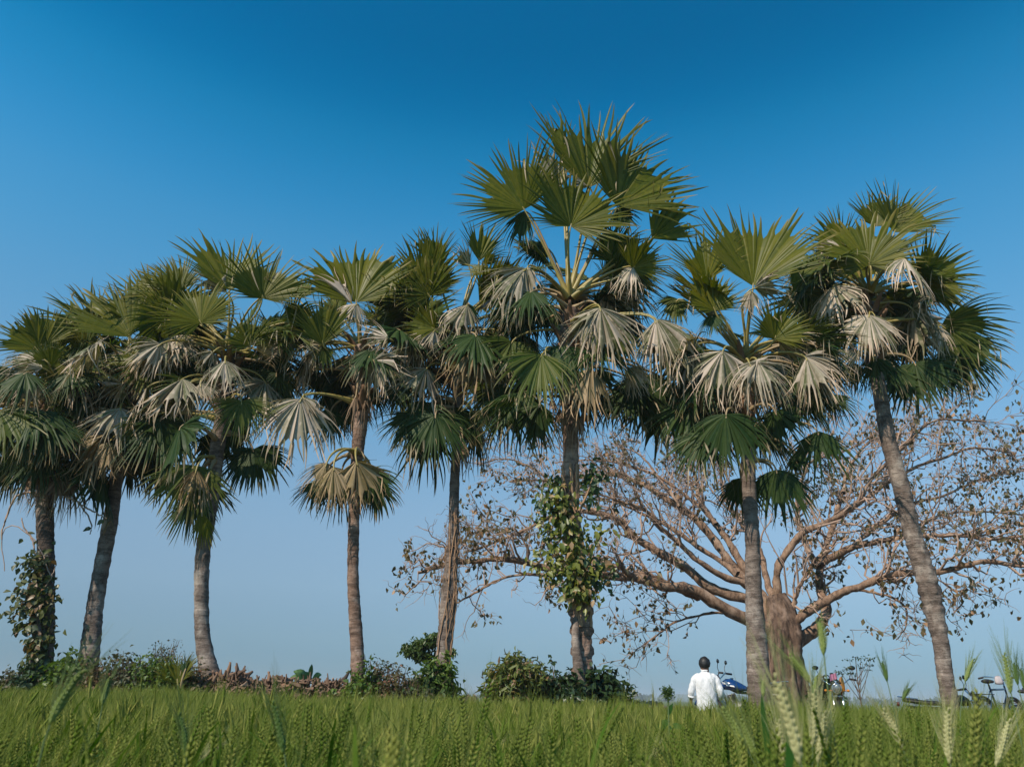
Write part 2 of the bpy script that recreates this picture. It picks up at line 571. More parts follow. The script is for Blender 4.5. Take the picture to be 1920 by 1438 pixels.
def palm(label, Y, trunk, crown, fronds, nfill, seed, bark='bark', lump=0.0, fill_up=0.5, skirt=(), nshag=10, shag_z=2.3, lumpz=(0, 0.6, 2.6, 4.0, 5.0)):
    global LEAFBASE
    rng = np.random.default_rng(seed)
    tr = np.array([[*P(x, y, Y), w * px_m(x, y, Y) / 2] for x, y, w in trunk])
    tr[0, 2] = min(tr[0, 2], 0.2)
    base = np.array([tr[0, 0], Y, 0.2])
    root = thing('fan_palm', label, 'palm tree', base, PALM_GROUP)
    n = int(np.linalg.norm(np.diff(tr[:, :3], axis=0), axis=1).sum() / 0.045)
    pr = resample(tr, n)
    s = 20
    pts, r = pr[:, :3], pr[:, 3]
    ringstep = rng.uniform(0.0, 1.0, n)
    ph = np.cumsum(rng.uniform(0.5, 1.5, n)) * 0.9
    r2 = r * (1 + 0.03 * np.sin(ph) + 0.02 * rng.normal(0, 1, n))
    V, Q = tubes(pts[None], r2[None], s)
    V = V.reshape(n, s, 3)
    ang = np.linspace(0, 2 * math.pi, s, endpoint=False)[None]
    zz = np.arange(n)[:, None] * 0.045
    dsp = 0.025 * np.sin(ang * 2 + zz * 2.1 + seed) + 0.02 * np.sin(ang * 3 - zz * 3.7) + rng.normal(0, 0.014, (n, s))
    if lump:
        prof = np.clip(np.interp(zz[:, 0], lumpz, [0.2, 1, 1, 0.4, 0]), 0, 1)[:, None]
        dia = np.abs(np.sin(ang * 3 + zz * 9)) * np.abs(np.sin(ang * 3 - zz * 9))
        dsp = dsp + lump * prof * (dia - 0.35)
    V = pts[:, None] + (V - pts[:, None]) * (1 + dsp)[..., None]
    obj('trunk', V.reshape(-1, 3), Q, M[bark], root, base, smooth=True)
    C = P(crown[0], crown[1], Y)
    # old leaf bases round the top of the trunk
    if LEAFBASE is None: LEAFBASE = leaf_base_mesh()
    for i in range(26):
        f = i / 26.0
        k = min(n - 1, int(n - 1 - f * 1.5 / 0.045))
        a = i * 2.4 + rng.uniform(-.2, .2)
        o = bpy.data.objects.new('leaf_base', LEAFBASE)
        link(o, root, pts[k] + np.array([math.sin(-a) * r[k] * 0.55, math.cos(a) * r[k] * 0.55, 0]))
        o.rotation_euler = (rng.uniform(-.25, .15), rng.uniform(-.15, .15), a)
        sc = rng.uniform(0.8, 1.25); o.scale = (sc, sc, sc * rng.uniform(0.8, 1.4))
    # the leaves one can tell apart in the photograph
    for fr in fronds:
        hx, hy, tx, ty, spread, phi, kind = fr[:7]
        dep = fr[7] if len(fr) > 7 else -0.5
        dt = fr[8] if len(fr) > 8 else rng.uniform(-0.35, 0.25)
        H = P(hx, hy, Y + dep); E = P(tx, ty, Y + dep + dt)
        A = nrm(E - H); R = np.linalg.norm(E - H) * rng.uniform(0.98, 1.06)
        vc = nrm(CAMP - H); Nn = nrm(vc - vc.dot(A) * A)
        q = Matrix.Rotation(RAD(phi), 3, Vector(A)); Nn = np.array(q) @ Nn
        add_frond(root, C, H, A, Nn, R * 1.06, RAD(min(150, spread * (1.08 if kind == 'G' else 1.15))), kind, rng, axis=pts)
    # the leaves behind them that fill the crown
    for i in range(nfill + 11):
        az = rng.uniform(-0.15, 1.15) * math.pi             # mostly away from the camera
        el = rng.uniform(-0.9, 1.0) if rng.random() > fill_up else rng.uniform(-0.2, 0.95)
        dr = np.array([math.cos(az) * math.cos(el), math.sin(az) * math.cos(el), math.sin(el)])
        pl = rng.uniform(0.8, 1.35)
        H = C + dr * pl + np.array([0, 0, 0.15])
        A = nrm(dr + np.array([0, 0, -0.75 if el < 0.5 else -0.1]) + rng.normal(0, 0.15, 3))
        up = np.array([0, 0, 1.0]) if abs(A[2]) < 0.9 else -dr
        Nn = nrm(up - up.dot(A) * A); Nn = nrm(Nn + 0.5 * rng.normal(0, 1, 3)); Nn = nrm(Nn - Nn.dot(A) * A)
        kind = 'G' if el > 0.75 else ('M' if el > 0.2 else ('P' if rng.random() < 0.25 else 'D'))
        add_frond(root, C, H, A, Nn, rng.uniform(1.1, 1.5), RAD(rng.uniform(95, 135)), kind, rng, axis=pts)
    # ragged drooping leaves low round the crown, on the side of the camera too
    for i in range(nshag):
        az = rng.uniform(0, 2 * math.pi)
        zz = C[2] - rng.uniform(0.1, shag_z); c0 = pts[np.argmin(np.abs(pts[:, 2] - zz))]
        H = c0 + np.array([math.cos(az), math.sin(az), 0]) * rng.uniform(0.7, 1.5) + [0, 0, rng.uniform(-0.2, 0.3)]
        A = nrm(np.array([math.cos(az) * 0.55, math.sin(az) * 0.55, -1.0]) + rng.normal(0, 0.2, 3))
        o_ = np.array([math.cos(az), math.sin(az), 0.5]); Nn = nrm(o_ + rng.normal(0, 0.35, 3)); Nn = nrm(Nn - Nn.dot(A) * A)
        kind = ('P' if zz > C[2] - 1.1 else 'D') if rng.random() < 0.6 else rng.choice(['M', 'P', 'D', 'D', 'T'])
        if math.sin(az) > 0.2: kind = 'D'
        add_frond(root, C, H, A, Nn, rng.uniform(1.0, 1.4), RAD(rng.uniform(70, 110)), kind, rng, axis=pts)
    # dead leaves hanging against the trunk
    for (hx, hy, tx, ty, spread, phi, kind, dep) in skirt:
        H = P(hx, hy, Y + dep); E = P(tx, ty, Y + dep * 1.5); A = nrm(E - H)
        vc = nrm(CAMP - H); Nn = nrm(vc - vc.dot(A) * A)
        Nn = np.array(Matrix.Rotation(RAD(phi), 3, Vector(A))) @ Nn
        add_frond(root, C, H, A, Nn, np.linalg.norm(E - H), RAD(spread), kind, rng, petiole_from=P(*[(hx + crown[0]) / 2, hy - 30], Y))
    return root, pts, r, C


palms = {}
palms[1] = palm('leftmost fan palm with a dark ragged crown and a leafy vine round its trunk', 14.6,
    [(72, 1300, 44), (78, 1230, 40), (84, 1130, 33), (86, 1040, 29), (84, 960, 29), (82, 860, 27), (80, 770, 26)], (80, 745),
    [(85, 648, 88, 578, 60, 10, 'G'), (110, 650, 118, 590, 40, 50, 'G', 0.1), (70, 655, 12, 598, 60, 10, 'G', -0.6), (75, 680, -10, 668, 70, 30, 'D', -0.4),
     (162, 660, 145, 600, 55, 15, 'G', 0.0), (95, 690, 60, 640, 80, 0, 'G', -0.9), (85, 675, 25, 640, 50, 55, 'P', -1.0),
     (80, 690, 40, 672, 60, 50, 'P', -1.1), (55, 700, 15, 760, 80, 20, 'P', -1.0), (20, 690, -15, 770, 80, 0, 'D', -0.7), (130, 700, 150, 745, 110, 0, 'D', -0.8), (125, 690, 112, 740, 120, 30, 'G', -0.6),
     (70, 780, 45, 850, 100, 0, 'D', -1.0), (95, 800, 110, 862, 80, 10, 'D', -1.1), (30, 830, -5, 880, 80, 20, 'M', -1.0), (45, 836, 40, 890, 40, 30, 'M', -1.0),
     (60, 790, 20, 850, 90, 10, 'D', -0.5), (110, 800, 140, 880, 90, 0, 'D', -0.4), (20, 860, 10, 945, 100, 0, 'D', 0.3),
     (120, 870, 150, 950, 100, 10, 'D', 0.1), (75, 850, 85, 930, 90, 10, 'D', -0.6), (40, 850, 30, 930, 90, 0, 'D', 0.2)],
    12, 11, 'bark_dark', nshag=12, shag_z=1.4, skirt=[(110, 895, 100, 975, 60, 0, 'X', -0.4), (125, 900, 140, 985, 60, 10, 'X', -0.2), (80, 880, 85, 960, 60, 0, 'X', -0.4), (60, 890, 50, 960, 50, 20, 'X', -0.1)])

palms[2] = palm('second fan palm from the left, its smooth trunk leaning right over the hedge', 15.0,
    [(160, 1300, 42), (168, 1225, 36), (181, 1116, 29), (205, 988, 26), (219, 892, 23), (229, 830, 23), (235, 770, 23), (238, 700, 23)], (238, 680),
    [(245, 632, 178, 545, 55, 10, 'G', -0.6), (262, 618, 200, 538, 35, 40, 'G', -0.3), (290, 585, 240, 510, 50, 20, 'G', 0.0), (240, 600, 220, 540, 40, 40, 'P', 0.2),
     (215, 632, 175, 640, 70, 30, 'D', -0.5), (290, 690, 215, 720, 70, 10, 'P', -0.9), (285, 680, 200, 660, 40, 40, 'G', -0.8),
     (240, 660, 190, 655, 60, 40, 'P', -0.7), (150, 705, 90, 745, 70, 20, 'P', -0.9), (148, 718, 108, 790, 60, 10, 'M', -0.7),
     (230, 720, 165, 765, 70, 10, 'P', -0.8), (225, 740, 170, 800, 80, 0, 'D', -0.6), (215, 770, 160, 840, 70, 10, 'P', -0.6),
     (195, 815, 155, 905, 70, 0, 'T', -0.9), (205, 830, 175, 895, 60, 20, 'T', -1.0), (180, 780, 130, 850, 80, 0, 'D', -0.3),
     (255, 770, 285, 850, 110, 0, 'D', -0.3), (245, 830, 260, 930, 80, 0, 'D', 0.2), (260, 840, 275, 920, 70, 0, 'D', 0.5), (210, 760, 240, 820, 90, 0, 'D', 0.3)],
    12, 12, 'bark', nshag=11, skirt=[(232, 790, 233, 860, 25, 0, 'X', -0.3)])

palms[3] = palm('fan palm with a curved base beside the dry stick pile', 14.4,
    [(408, 1320, 40), (399, 1285, 36), (389, 1244, 33), (379, 1180, 27), (378, 1084, 26), (384, 1010, 26), (399, 924, 26), (406, 850, 26), (416, 780, 25), (426, 700, 24), (428, 665, 22)], (427, 655),
    [(430, 545, 425, 440, 62, 5, 'G', -0.2), (425, 548, 362, 492, 35, 20, 'P', -0.2), (492, 560, 500, 468, 100, 5, 'G', -0.7), (491, 556, 545, 520, 45, 20, 'P', -0.5),
     (376, 605, 348, 542, 125, 5, 'G', -0.8), (336, 545, 310, 482, 85, 10, 'G', 0.0), (345, 560, 262, 515, 40, 30, 'G', 0.1),
     (468, 648, 450, 590, 100, 10, 'G', -0.9), (475, 650, 545, 600, 30, 40, 'M', -0.7), (480, 655, 530, 660, 60, 40, 'P', -0.6),
     (422, 676, 425, 740, 65, 0, 'P', -1.1), (400, 660, 368, 695, 60, 10, 'P', -0.9), (300, 645, 250, 700, 75, 10, 'P', -0.9), (330, 640, 345, 690, 70, 20, 'P', -0.6),
     (355, 718, 290, 745, 60, 15, 'M', -0.8), (352, 722, 335, 790, 50, 10, 'P', -0.8), (453, 752, 450, 835, 95, 0, 'M', -0.8), (375, 720, 385, 760, 80, 10, 'P', -0.8),
     (300, 785, 300, 880, 110, 0, 'D', -0.4), (265, 790, 245, 850, 90, 0, 'M', -0.5), (475, 842, 482, 925, 105, 0, 'D', 0.3), (470, 838, 445, 915, 60, 20, 'D', 0.4), (520, 700, 500, 765, 90, 0, 'D', 0.2),
     (455, 700, 500, 730, 80, 20, 'D', 0.3), (350, 690, 300, 720, 80, 20, 'D', 0.3),
     (362, 872, 340, 985, 70, 0, 'M', -0.5), (368, 880, 352, 960, 50, 10, 'T', -0.7), (378, 900, 400, 985, 60, 0, 'D', 0.4), (360, 930, 348, 1020, 60, 10, 'D', -0.4), (378, 960, 385, 1030, 35, 0, 'G', -0.6)],
    7, 13, 'bark', nshag=6)

palms[4] = palm('fan palm with a lower skirt of leaves hanging beneath bare long stalks', 14.8,
    [(678, 1320, 34), (671, 1244, 27), (665, 1148, 23), (662, 1084, 21), (663, 988, 21), (665, 930, 22), (670, 850, 23), (677, 780, 27), (680, 720, 29), (677, 650, 26)], (676, 650),
    [(668, 567, 660, 462, 85, 5, 'G', -0.4), (660, 570, 610, 500, 30, 20, 'P', -0.5), (712, 575, 735, 505, 80, 20, 'D', 0.2), (668, 570, 640, 610, 70, 20, 'P', -0.7),
     (605, 645, 603, 565, 60, 10, 'G', -0.8), (604, 648, 555, 660, 60, 10, 'P', -0.7), (606, 650, 615, 700, 60, 5, 'M', -0.7),
     (730, 635, 668, 608, 32, 20, 'P', -1.0), (728, 640, 690, 650, 60, 25, 'P', -0.9), (700, 676, 752, 735, 85, 5, 'P', -1.0), (695, 672, 660, 690, 100, 20, 'D', -0.6),
     (563, 748, 545, 868, 85, 0, 'P', -1.0), (566, 745, 605, 775, 40, 10, 'P', -1.0), (515, 715, 500, 790, 80, 0, 'D', 0.1), (620, 770, 610, 840, 80, 0, 'D', 0.4), (600, 700, 575, 760, 80, 0, 'D', 0.4),
     (740, 700, 770, 770, 90, 10, 'D', 0.3), (570, 610, 560, 660, 90, 20, 'D', 0.4), (560, 560, 545, 510, 70, 20, 'M', 0.5),
     (612, 868, 597, 945, 75, 0, 'T', -0.9), (625, 875, 640, 965, 60, 0, 'T', -1.0), (668, 865, 692, 955, 70, 0, 'T', -1.0), (690, 880, 735, 945, 60, 10, 'D', -0.3), (640, 890, 650, 985, 80, 0, 'D', 0.2), (600, 900, 590, 965, 70, 0, 'D', 0.1), (700, 900, 710, 975, 70, 0, 'D', 0.2)],
    4, 14, 'bark_pink', nshag=5, shag_z=1.1, skirt=[(668, 740, 655, 815, 22, 0, 'X', -0.3), (690, 735, 690, 800, 22, 0, 'X', -0.2)])

palms[5] = palm('slim fan palm with dry brown creeper stems round its trunk', 15.2,
    [(824, 1310, 32), (830, 1250, 30), (833, 1212, 29), (842, 1116, 29), (849, 1020, 21), (853, 892, 18), (857, 830, 18), (858, 760, 19), (855, 690, 20), (852, 630, 22)], (853, 625),
    [(817, 500, 800, 428, 60, 8, 'G', 0.0), (805, 555, 768, 498, 115, 5, 'G', -0.6), (898, 490, 900, 415, 45, 20, 'G', 0.2), (880, 500, 855, 448, 40, 20, 'P', 0.4), (925, 512, 868, 505, 30, 45, 'G', -0.3), (905, 495, 950, 460, 35, 20, 'M', 0.0),
     (815, 617, 760, 592, 75, 15, 'G', -0.9), (815, 620, 790, 650, 60, 15, 'P', -0.9), (898, 645, 858, 745, 65, 0, 'T', -1.1), (905, 640, 930, 690, 50, 10, 'P', -1.0),
     (876, 572, 840, 640, 60, 10, 'P', -0.8), (880, 570, 870, 640, 50, 20, 'D', -0.6), (800, 690, 762, 775, 70, 0, 'P', -0.8), (770, 640, 740, 700, 70, 10, 'P', -0.7),
     (816, 778, 818, 880, 95, 0, 'D', -0.8), (775, 775, 752, 850, 80, 0, 'D', -0.3), (850, 765, 862, 850, 80, 0, 'D', -0.2), (885, 770, 905, 845, 80, 0, 'D', 0.1), (800, 800, 795, 920, 60, 0, 'D', 0.2), (760, 720, 745, 775, 80, 0, 'D', 0.4),
     (945, 735, 965, 850, 80, 0, 'D', 0.3), (935, 725, 910, 800, 80, 10, 'M', -0.2), (860, 690, 850, 760, 80, 0, 'D', 0.4), (820, 690, 800, 750, 80, 0, 'D', 0.4), (740, 560, 728, 620, 90, 20, 'D', 0.2)],
    9, 15, 'bark', nshag=10, skirt=[(868, 830, 880, 905, 30, 0, 'X', -0.2)])

palms[6] = palm('tallest fan palm, its trunk wrapped in a broad leaved green creeper', 14.2,
    [(1100, 1335, 36), (1094, 1280, 36), (1091, 1194, 36), (1087, 1127, 40), (1079, 1040, 36), (1073, 960, 29), (1071, 900, 28), (1069, 800, 29), (1067, 720, 32), (1067, 640, 34), (1068, 580, 30)], (1068, 560),
    [(1104, 352, 1122, 210, 62, 5, 'G', -0.3), (1103, 350, 1050, 330, 35, 30, 'P', -0.4), (1056, 312, 1040, 218, 30, 45, 'G', 0.2), (983, 393, 918, 285, 95, 5, 'G', -0.4), (985, 395, 955, 470, 50, 15, 'D', -0.3),
     (1158, 388, 1212, 275, 85, 5, 'G', -0.5), (1158, 388, 1180, 440, 60, 10, 'D', -0.4), (1070, 425, 1095, 335, 120, 5, 'G', -0.9), (1048, 355, 1015, 262, 40, 15, 'P', 0.3), (1045, 360, 1010, 330, 50, 25, 'G', 0.2),
     (1222, 448, 1282, 375, 42, 10, 'G', -0.4), (1186, 504, 1235, 455, 85, 10, 'G', -0.8), (1187, 500, 1160, 545, 40, 20, 'P', -0.8), (1190, 505, 1220, 560, 60, 5, 'D', -0.7), (1022, 463, 965, 478, 80, 30, 'D', 0.4),
     (985, 503, 895, 568, 42, 0, 'P', -1.0), (984, 505, 925, 600, 30, 10, 'P', -1.0), (988, 500, 1005, 570, 30, 20, 'P', -1.0), (1126, 577, 1128, 700, 78, 0, 'P', -1.3), (1124, 578, 1075, 630, 30, 10, 'P', -1.2),
     (1232, 598, 1268, 720, 62, 0, 'P', -0.9), (1230, 600, 1225, 690, 35, 10, 'P', -0.9), (1015, 665, 985, 765, 72, 0, 'M', -1.0), (1022, 660, 1040, 740, 35, 5, 'P', -1.0), (1108, 690, 1085, 785, 62, 0, 'T', -1.0), (1118, 692, 1150, 770, 50, 0, 'D', -0.8),
     (1215, 700, 1200, 820, 80, 0, 'D', 0.6), (1255, 720, 1240, 860, 80, 0, 'D', 0.8), (1180, 690, 1215, 740, 70, 10, 'P', -0.5), (1190, 720, 1170, 800, 80, 0, 'D', 0.4), (985, 740, 960, 850, 75, 0, 'D', 0.2), (945, 720, 930, 800, 70, 0, 'D', 0.4), (1010, 760, 995, 845, 70, 0, 'D', -0.2),
     (975, 590, 955, 660, 80, 0, 'D', 0.3), (1010, 560, 1000, 640, 70, 0, 'D', 0.5), (1150, 740, 1155, 810, 70, 0, 'D', 0.5), (1170, 600, 1160, 670, 80, 0, 'D', 0.6), (960, 640, 940, 700, 80, 0, 'M', 0.1)],
    8, 16, 'bark_pink', nshag=11, lump=0.35, fill_up=0.8,
    skirt=[(1058, 770, 1045, 840, 40, 0, 'X', -0.3), (1082, 780, 1088, 855, 35, 0, 'X', -0.35), (1050, 765, 1030, 830, 30, 10, 'X', -0.1), (1092, 770, 1105, 835, 30, 0, 'X', -0.1), (1035, 745, 1045, 800, 30, 0, 'X', -0.2)])

palms[7] = palm('fan palm with a smooth pale grey trunk in front of the fig tree', 14.0,
    [(1425, 1335, 48), (1422, 1260, 42), (1417, 1180, 34), (1413, 1100, 30), (1410, 1000, 27), (1404, 900, 25), (1402, 820, 25), (1399, 740, 26), (1397, 680, 27)], (1397, 670),
    [(1412, 537, 1424, 400, 72, 5, 'G', -0.5), (1414, 540, 1490, 525, 45, 15, 'P', -0.6), (1408, 545, 1400, 600, 50, 10, 'P', -0.7), (1326, 526, 1312, 425, 65, 10, 'G', -0.1), (1340, 582, 1318, 522, 100, 25, 'G', -0.9), (1335, 590, 1335, 630, 80, 20, 'D', -0.8),
     (1453, 636, 1472, 572, 95, 10, 'G', -0.9), (1456, 638, 1552, 615, 32, 15, 'P', -0.8), (1460, 640, 1545, 660, 35, 10, 'P', -0.7), (1355, 658, 1338, 765, 72, 0, 'P', -1.2), (1405, 680, 1440, 780, 85, 0, 'P', -1.3),
     (1508, 668, 1592, 745, 62, 0, 'P', -1.0), (1512, 670, 1540, 770, 40, 5, 'P', -1.0), (1361, 776, 1372, 895, 82, 0, 'D', -1.2), (1453, 770, 1478, 850, 85, 0, 'D', -0.6), (1534, 808, 1546, 920, 65, 0, 'D', -0.5), (1456, 880, 1468, 990, 70, 0, 'D', -0.2), (1450, 885, 1435, 950, 50, 20, 'D', 0.0),
     (1322, 812, 1290, 910, 70, 0, 'D', -0.7), (1290, 760, 1262, 850, 80, 0, 'D', -0.1), (1300, 650, 1255, 705, 80, 5, 'P', -0.4), (1310, 700, 1290, 760, 80, 0, 'D', 0.1), (1490, 548, 1520, 490, 60, 30, 'M', 0.3),
     (1490, 740, 1500, 810, 85, 0, 'D', 0.2), (1340, 790, 1320, 870, 80, 0, 'D', 0.4), (1420, 800, 1410, 870, 80, 0, 'D', 0.4), (1560, 740, 1580, 800, 70, 0, 'D', 0.2), (1490, 850, 1510, 900, 60, 0, 'D', 0.3), (1270, 560, 1250, 610, 80, 15, 'M', 0.2)],
    10, 17, 'bark', nshag=13)

palms[8] = palm('rightmost fan palm, its rough trunk leaning left with a crown clear of the others', 14.6,
    [(1788, 1340, 32), (1773, 1270, 28), (1763, 1200, 28), (1741, 1100, 37), (1711, 1000, 31), (1690, 915, 29), (1667, 830, 28), (1652, 750, 26), (1640, 680, 24), (1632, 600, 24), (1630, 570, 24)], (1630, 550),
    [(1677, 436, 1710, 350, 75, 10, 'G', 0.1), (1640, 425, 1650, 365, 80, 10, 'G', 0.3), (1630, 497, 1622, 410, 115, 5, 'G', -0.8), (1632, 495, 1700, 470, 40, 25, 'P', -0.7), (1580, 465, 1528, 405, 65, 10, 'G', -0.1), (1575, 462, 1505, 455, 35, 25, 'P', -0.2),
     (1731, 533, 1790, 460, 100, 10, 'G', -0.2), (1731, 535, 1830, 545, 50, 10, 'M', -0.2), (1728, 538, 1715, 590, 60, 10, 'D', -0.1), (1765, 611, 1880, 600, 60, 10, 'M', -0.3), (1768, 612, 1860, 690, 60, 5, 'M', -0.3), (1762, 612, 1758, 670, 50, 5, 'P', -0.5), (1790, 640, 1850, 730, 80, 0, 'D', 0.0),
     (1715, 680, 1755, 775, 90, 0, 'D', -0.2), (1793, 660, 1830, 755, 75, 0, 'D', 0.3), (1740, 690, 1790, 750, 80, 0, 'D', 0.4), (1630, 590, 1617, 665, 82, 0, 'P', -1.2), (1640, 592, 1680, 655, 40, 5, 'P', -1.0), (1559, 552, 1545, 495, 65, 25, 'D', -0.3), (1612, 658, 1555, 690, 50, 10, 'P', -1.0),
     (1642, 672, 1662, 750, 62, 0, 'D', -0.6), (1678, 690, 1692, 760, 70, 0, 'D', -0.1), (1600, 680, 1590, 740, 70, 0, 'D', 0.0), (1690, 620, 1720, 670, 80, 10, 'D', 0.2), (1560, 560, 1545, 610, 70, 10, 'D', 0.4), (1660, 560, 1720, 560, 60, 40, 'G', 0.3)],
    8, 18, 'bark', nshag=6, shag_z=1.2, lump=0.25, fill_up=0.9, lumpz=(1.6, 2.6, 4.2, 4.8, 5.2))

# ---------------------------------------------------------------- fig tree
FIG_Y = 24.0
frng = np.random.default_rng(77)


def wiggle(n, k, amp, rng):
    w = np.cumsum(rng.normal(0, 1, (n, k, 3)), 1)
    w -= w[:, :1]
    return w * amp / math.sqrt(k)


def build_fig():
    Y = FIG_Y
    base = P(1470, 1300, Y); base[2] = 0.2; base[1] = Y
    root = thing('fig_tree', 'huge spreading fig tree, mostly bare, with a fluted trunk and long pinkish limbs', 'fig tree', base)
    # fluted trunk
    tp = np.array([[*P(x, y, Y), w * px_m(x, y, Y) / 2] for x, y, w in
                   [(1474, 1345, 96), (1473, 1310, 84), (1471, 1270, 74), (1468, 1225, 70), (1465, 1190, 76), (1462, 1150, 60), (1452, 1115, 40)]])
    tp[0, 2] = 0.1
    pr = resample(tp, 70); s = 40
    V, Q = tubes(pr[None, :, :3], pr[None, :, 3], s)
    V = V.reshape(70, s, 3)
    a = np.linspace(0, 2 * math.pi, s, endpoint=False)[None]; z = np.linspace(0, 1, 70)[:, None]
    fl = 0.10 * np.abs(np.sin(a * 3.5 + 1.3 * np.sin(z * 4))) + 0.09 * np.sin(a * 5 + z * 5) + 0.05 * np.sin(a * 9 - z * 8) + frng.normal(0, 0.012, (70, s))
    V = pr[:, None, :3] + (V - pr[:, None, :3]) * (0.92 + fl * (1.35 - 0.5 * z))[..., None]
    obj('trunk', V.reshape(-1, 3), Q, M['fig_trunk_shaded'], root, smooth=True)
    # buttress and aerial roots fused to the trunk
    for (x0, y0, x1, y1, w, dy) in [(1448, 1170, 1436, 1340, 16, -0.45), (1462, 1180, 1470, 1340, 18, -0.55), (1480, 1185, 1500, 1340, 16, -0.45), (1490, 1200, 1512, 1340, 14, -0.2)]:
        q = np.array([P(x0, y0, Y + dy * 0.95), P((x0 + x1) / 2 + frng.uniform(-6, 6), (y0 + y1) / 2, Y + dy * 1.3), P(x1, y1, Y + dy * 1.6)])
        q = resample(q, 16); rr = w * px_m(x1, y1, Y) / 2 * np.linspace(0.55, 0.9, 16) * frng.uniform(0.85, 1.15, 16)
        Vt, Qt = tubes(q[None], rr[None], 9)
        obj('root', Vt, Qt, M['fig_trunk_shaded'], root, smooth=True)
    limbs = [  # pixel path, width at start and end in pixels, depth offset at the end
        ([(1455, 1190), (1440, 1180), (1380, 1150), (1300, 1108), (1200, 1087), (1130, 1079), (1060, 1074), (990, 1057), (930, 1051), (860, 1053), (820, 1064), (785, 1074)], 36, 5, -2.0),
        ([(1310, 1112), (1284, 1108), (1215, 1078), (1180, 1077), (1160, 1050)], 20, 8, -1.2),
        ([(1130, 1079), (1040, 1077), (985, 1078), (930, 1090), (880, 1120), (845, 1140)], 10, 2.5, 0.6),
        ([(1450, 1165), (1420, 1130), (1340, 1106), (1277, 1060), (1194, 1010), (1170, 983), (1144, 970), (1100, 958), (1050, 962), (1000, 985), (930, 1015), (870, 1035)], 30, 3, 1.0),
        ([(1452, 1150), (1396, 1090), (1361, 1044), (1311, 980), (1275, 951), (1240, 927), (1200, 905), (1150, 890), (1090, 895), (1030, 900), (960, 902)], 26, 3, 2.5),
        ([(1400, 1095), (1340, 1073), (1274, 1020), (1244, 993), (1215, 960), (1170, 940), (1120, 925), (1060, 925)], 16, 3, -1.0),
        ([(1385, 1075), (1340, 1043), (1247, 983), (1204, 963), (1165, 945), (1110, 935)], 14, 3, 1.5),
        ([(1450, 1145), (1396, 1065), (1368, 1019), (1336, 973), (1311, 937), (1307, 905), (1290, 860), (1260, 830)], 22, 4, 1.8),
        ([(1345, 985), (1300, 940), (1230, 890), (1170, 870), (1110, 862), (1040, 868)], 9, 2.5, 2.5),
        ([(1462, 1160), (1455, 1100), (1460, 1058), (1502, 1001), (1534, 987), (1570, 969), (1612, 937), (1630, 905), (1680, 850), (1730, 802), (1770, 786), (1850, 790)], 22, 3, -1.0),
        ([(1470, 1225), (1495, 1205), (1531, 1175), (1549, 1145), (1538, 1115), (1538, 1069), (1545, 1037), (1559, 1001), (1570, 960), (1580, 920)], 34, 8, 1.2),
        ([(1538, 1062), (1513, 1030), (1499, 990), (1494, 955), (1500, 900)], 17, 5, 1.5),
        ([(1545, 1052), (1595, 1030), (1648, 1015), (1694, 1005), (1737, 1005), (1808, 1003), (1870, 1012), (1925, 1005)], 17, 5, -1.6),
        ([(1470, 1185), (1485, 1168), (1549, 1125), (1595, 1104), (1648, 1083), (1715, 1072), (1772, 1069), (1843, 1051), (1914, 1062), (1960, 1060)], 24, 8, -2.4),
        ([(1468, 1170), (1481, 1143), (1495, 1108), (1513, 1076), (1531, 1047), (1560, 1030)], 14, 5, -0.7),
        ([(1455, 1130), (1439, 1097), (1425, 1040), (1390, 980), (1360, 930), (1350, 880)], 18, 5, 2.5),
        ([(1600, 1026), (1640, 990), (1700, 950), (1760, 930), (1830, 900), (1890, 880)], 10, 3, 1.6),
        ([(1590, 955), (1640, 920), (1700, 885), (1760, 860), (1820, 840), (1905, 850)], 10, 3, 1.0),
        ([(1694, 1005), (1720, 985), (1770, 965), (1840, 960), (1915, 965)], 8, 3, 1.8),
        ([(1120, 960), (1060, 930), (1000, 880), (950, 862), (895, 870)], 7, 2, 2.0),
        ([(1580, 925), (1590, 880), (1630, 830), (1700, 810), (1760, 820)], 8, 2, 2.2),
        ([(1500, 905), (1530, 860), (1600, 840), (1660, 800)], 7, 2, 2.4),
        ([(1275, 951), (1240, 900), (1200, 850), (1160, 835)], 7, 2, 2.8),
        ([(1715, 1072), (1760, 1090), (1800, 1120), (1790, 1150)], 5, 2, -1.5),
        ([(1380, 1150), (1330, 1150), (1270, 1165), (1230, 1190), (1190, 1220)], 7, 1.5, -0.5),
        ([(985, 1057), (990, 1030), (970, 1000), (965, 985)], 6, 2, -0.4),
        ([(1595, 1104), (1640, 1110), (1690, 1130), (1700, 1170), (1680, 1200)], 6, 1.5, -1.0),
    ]
    sub_p, sub_r, twig_p, twig_r, leaf_c, leaf_n = [], [], [], [], [], []
    for path, w0, w1, dend in limbs:
        m = len(path)
        q = []
        for i, (x, y) in enumerate(path):
            t = i / (m - 1)
            yy = Y + dend * 1.3 * t
            w = 0.86 * (w0 + (w1 - w0) * t ** 0.7)
            q.append([*P(x, y, yy), w * px_m(x, y, yy) / 2])
        n = max(14, m * 5)
        pr = resample(q, n)
        pr[:, :3] += np.stack([np.convolve(frng.normal(0, 0.05, n + 4), np.ones(5) / 5, 'valid') for _ in range(3)], 1)
        pr[:, 3] *= frng.uniform(0.9, 1.12, n)
        pr[0, 3] *= 1.25
        Vt, Qt = tubes(pr[None, :, :3], pr[None, :, 3], 10)
        Vt = Vt + frng.normal(0, 0.009, Vt.shape)
        obj('limb', Vt, Qt, M['fig_bark'], root, smooth=True)
        # branches off the limb
        ln = np.linalg.norm(np.diff(pr[:, :3], axis=0), axis=1).sum()
        tan = nrm(np.gradient(pr[:, :3], axis=0))
        nb = int(ln * 3.6)
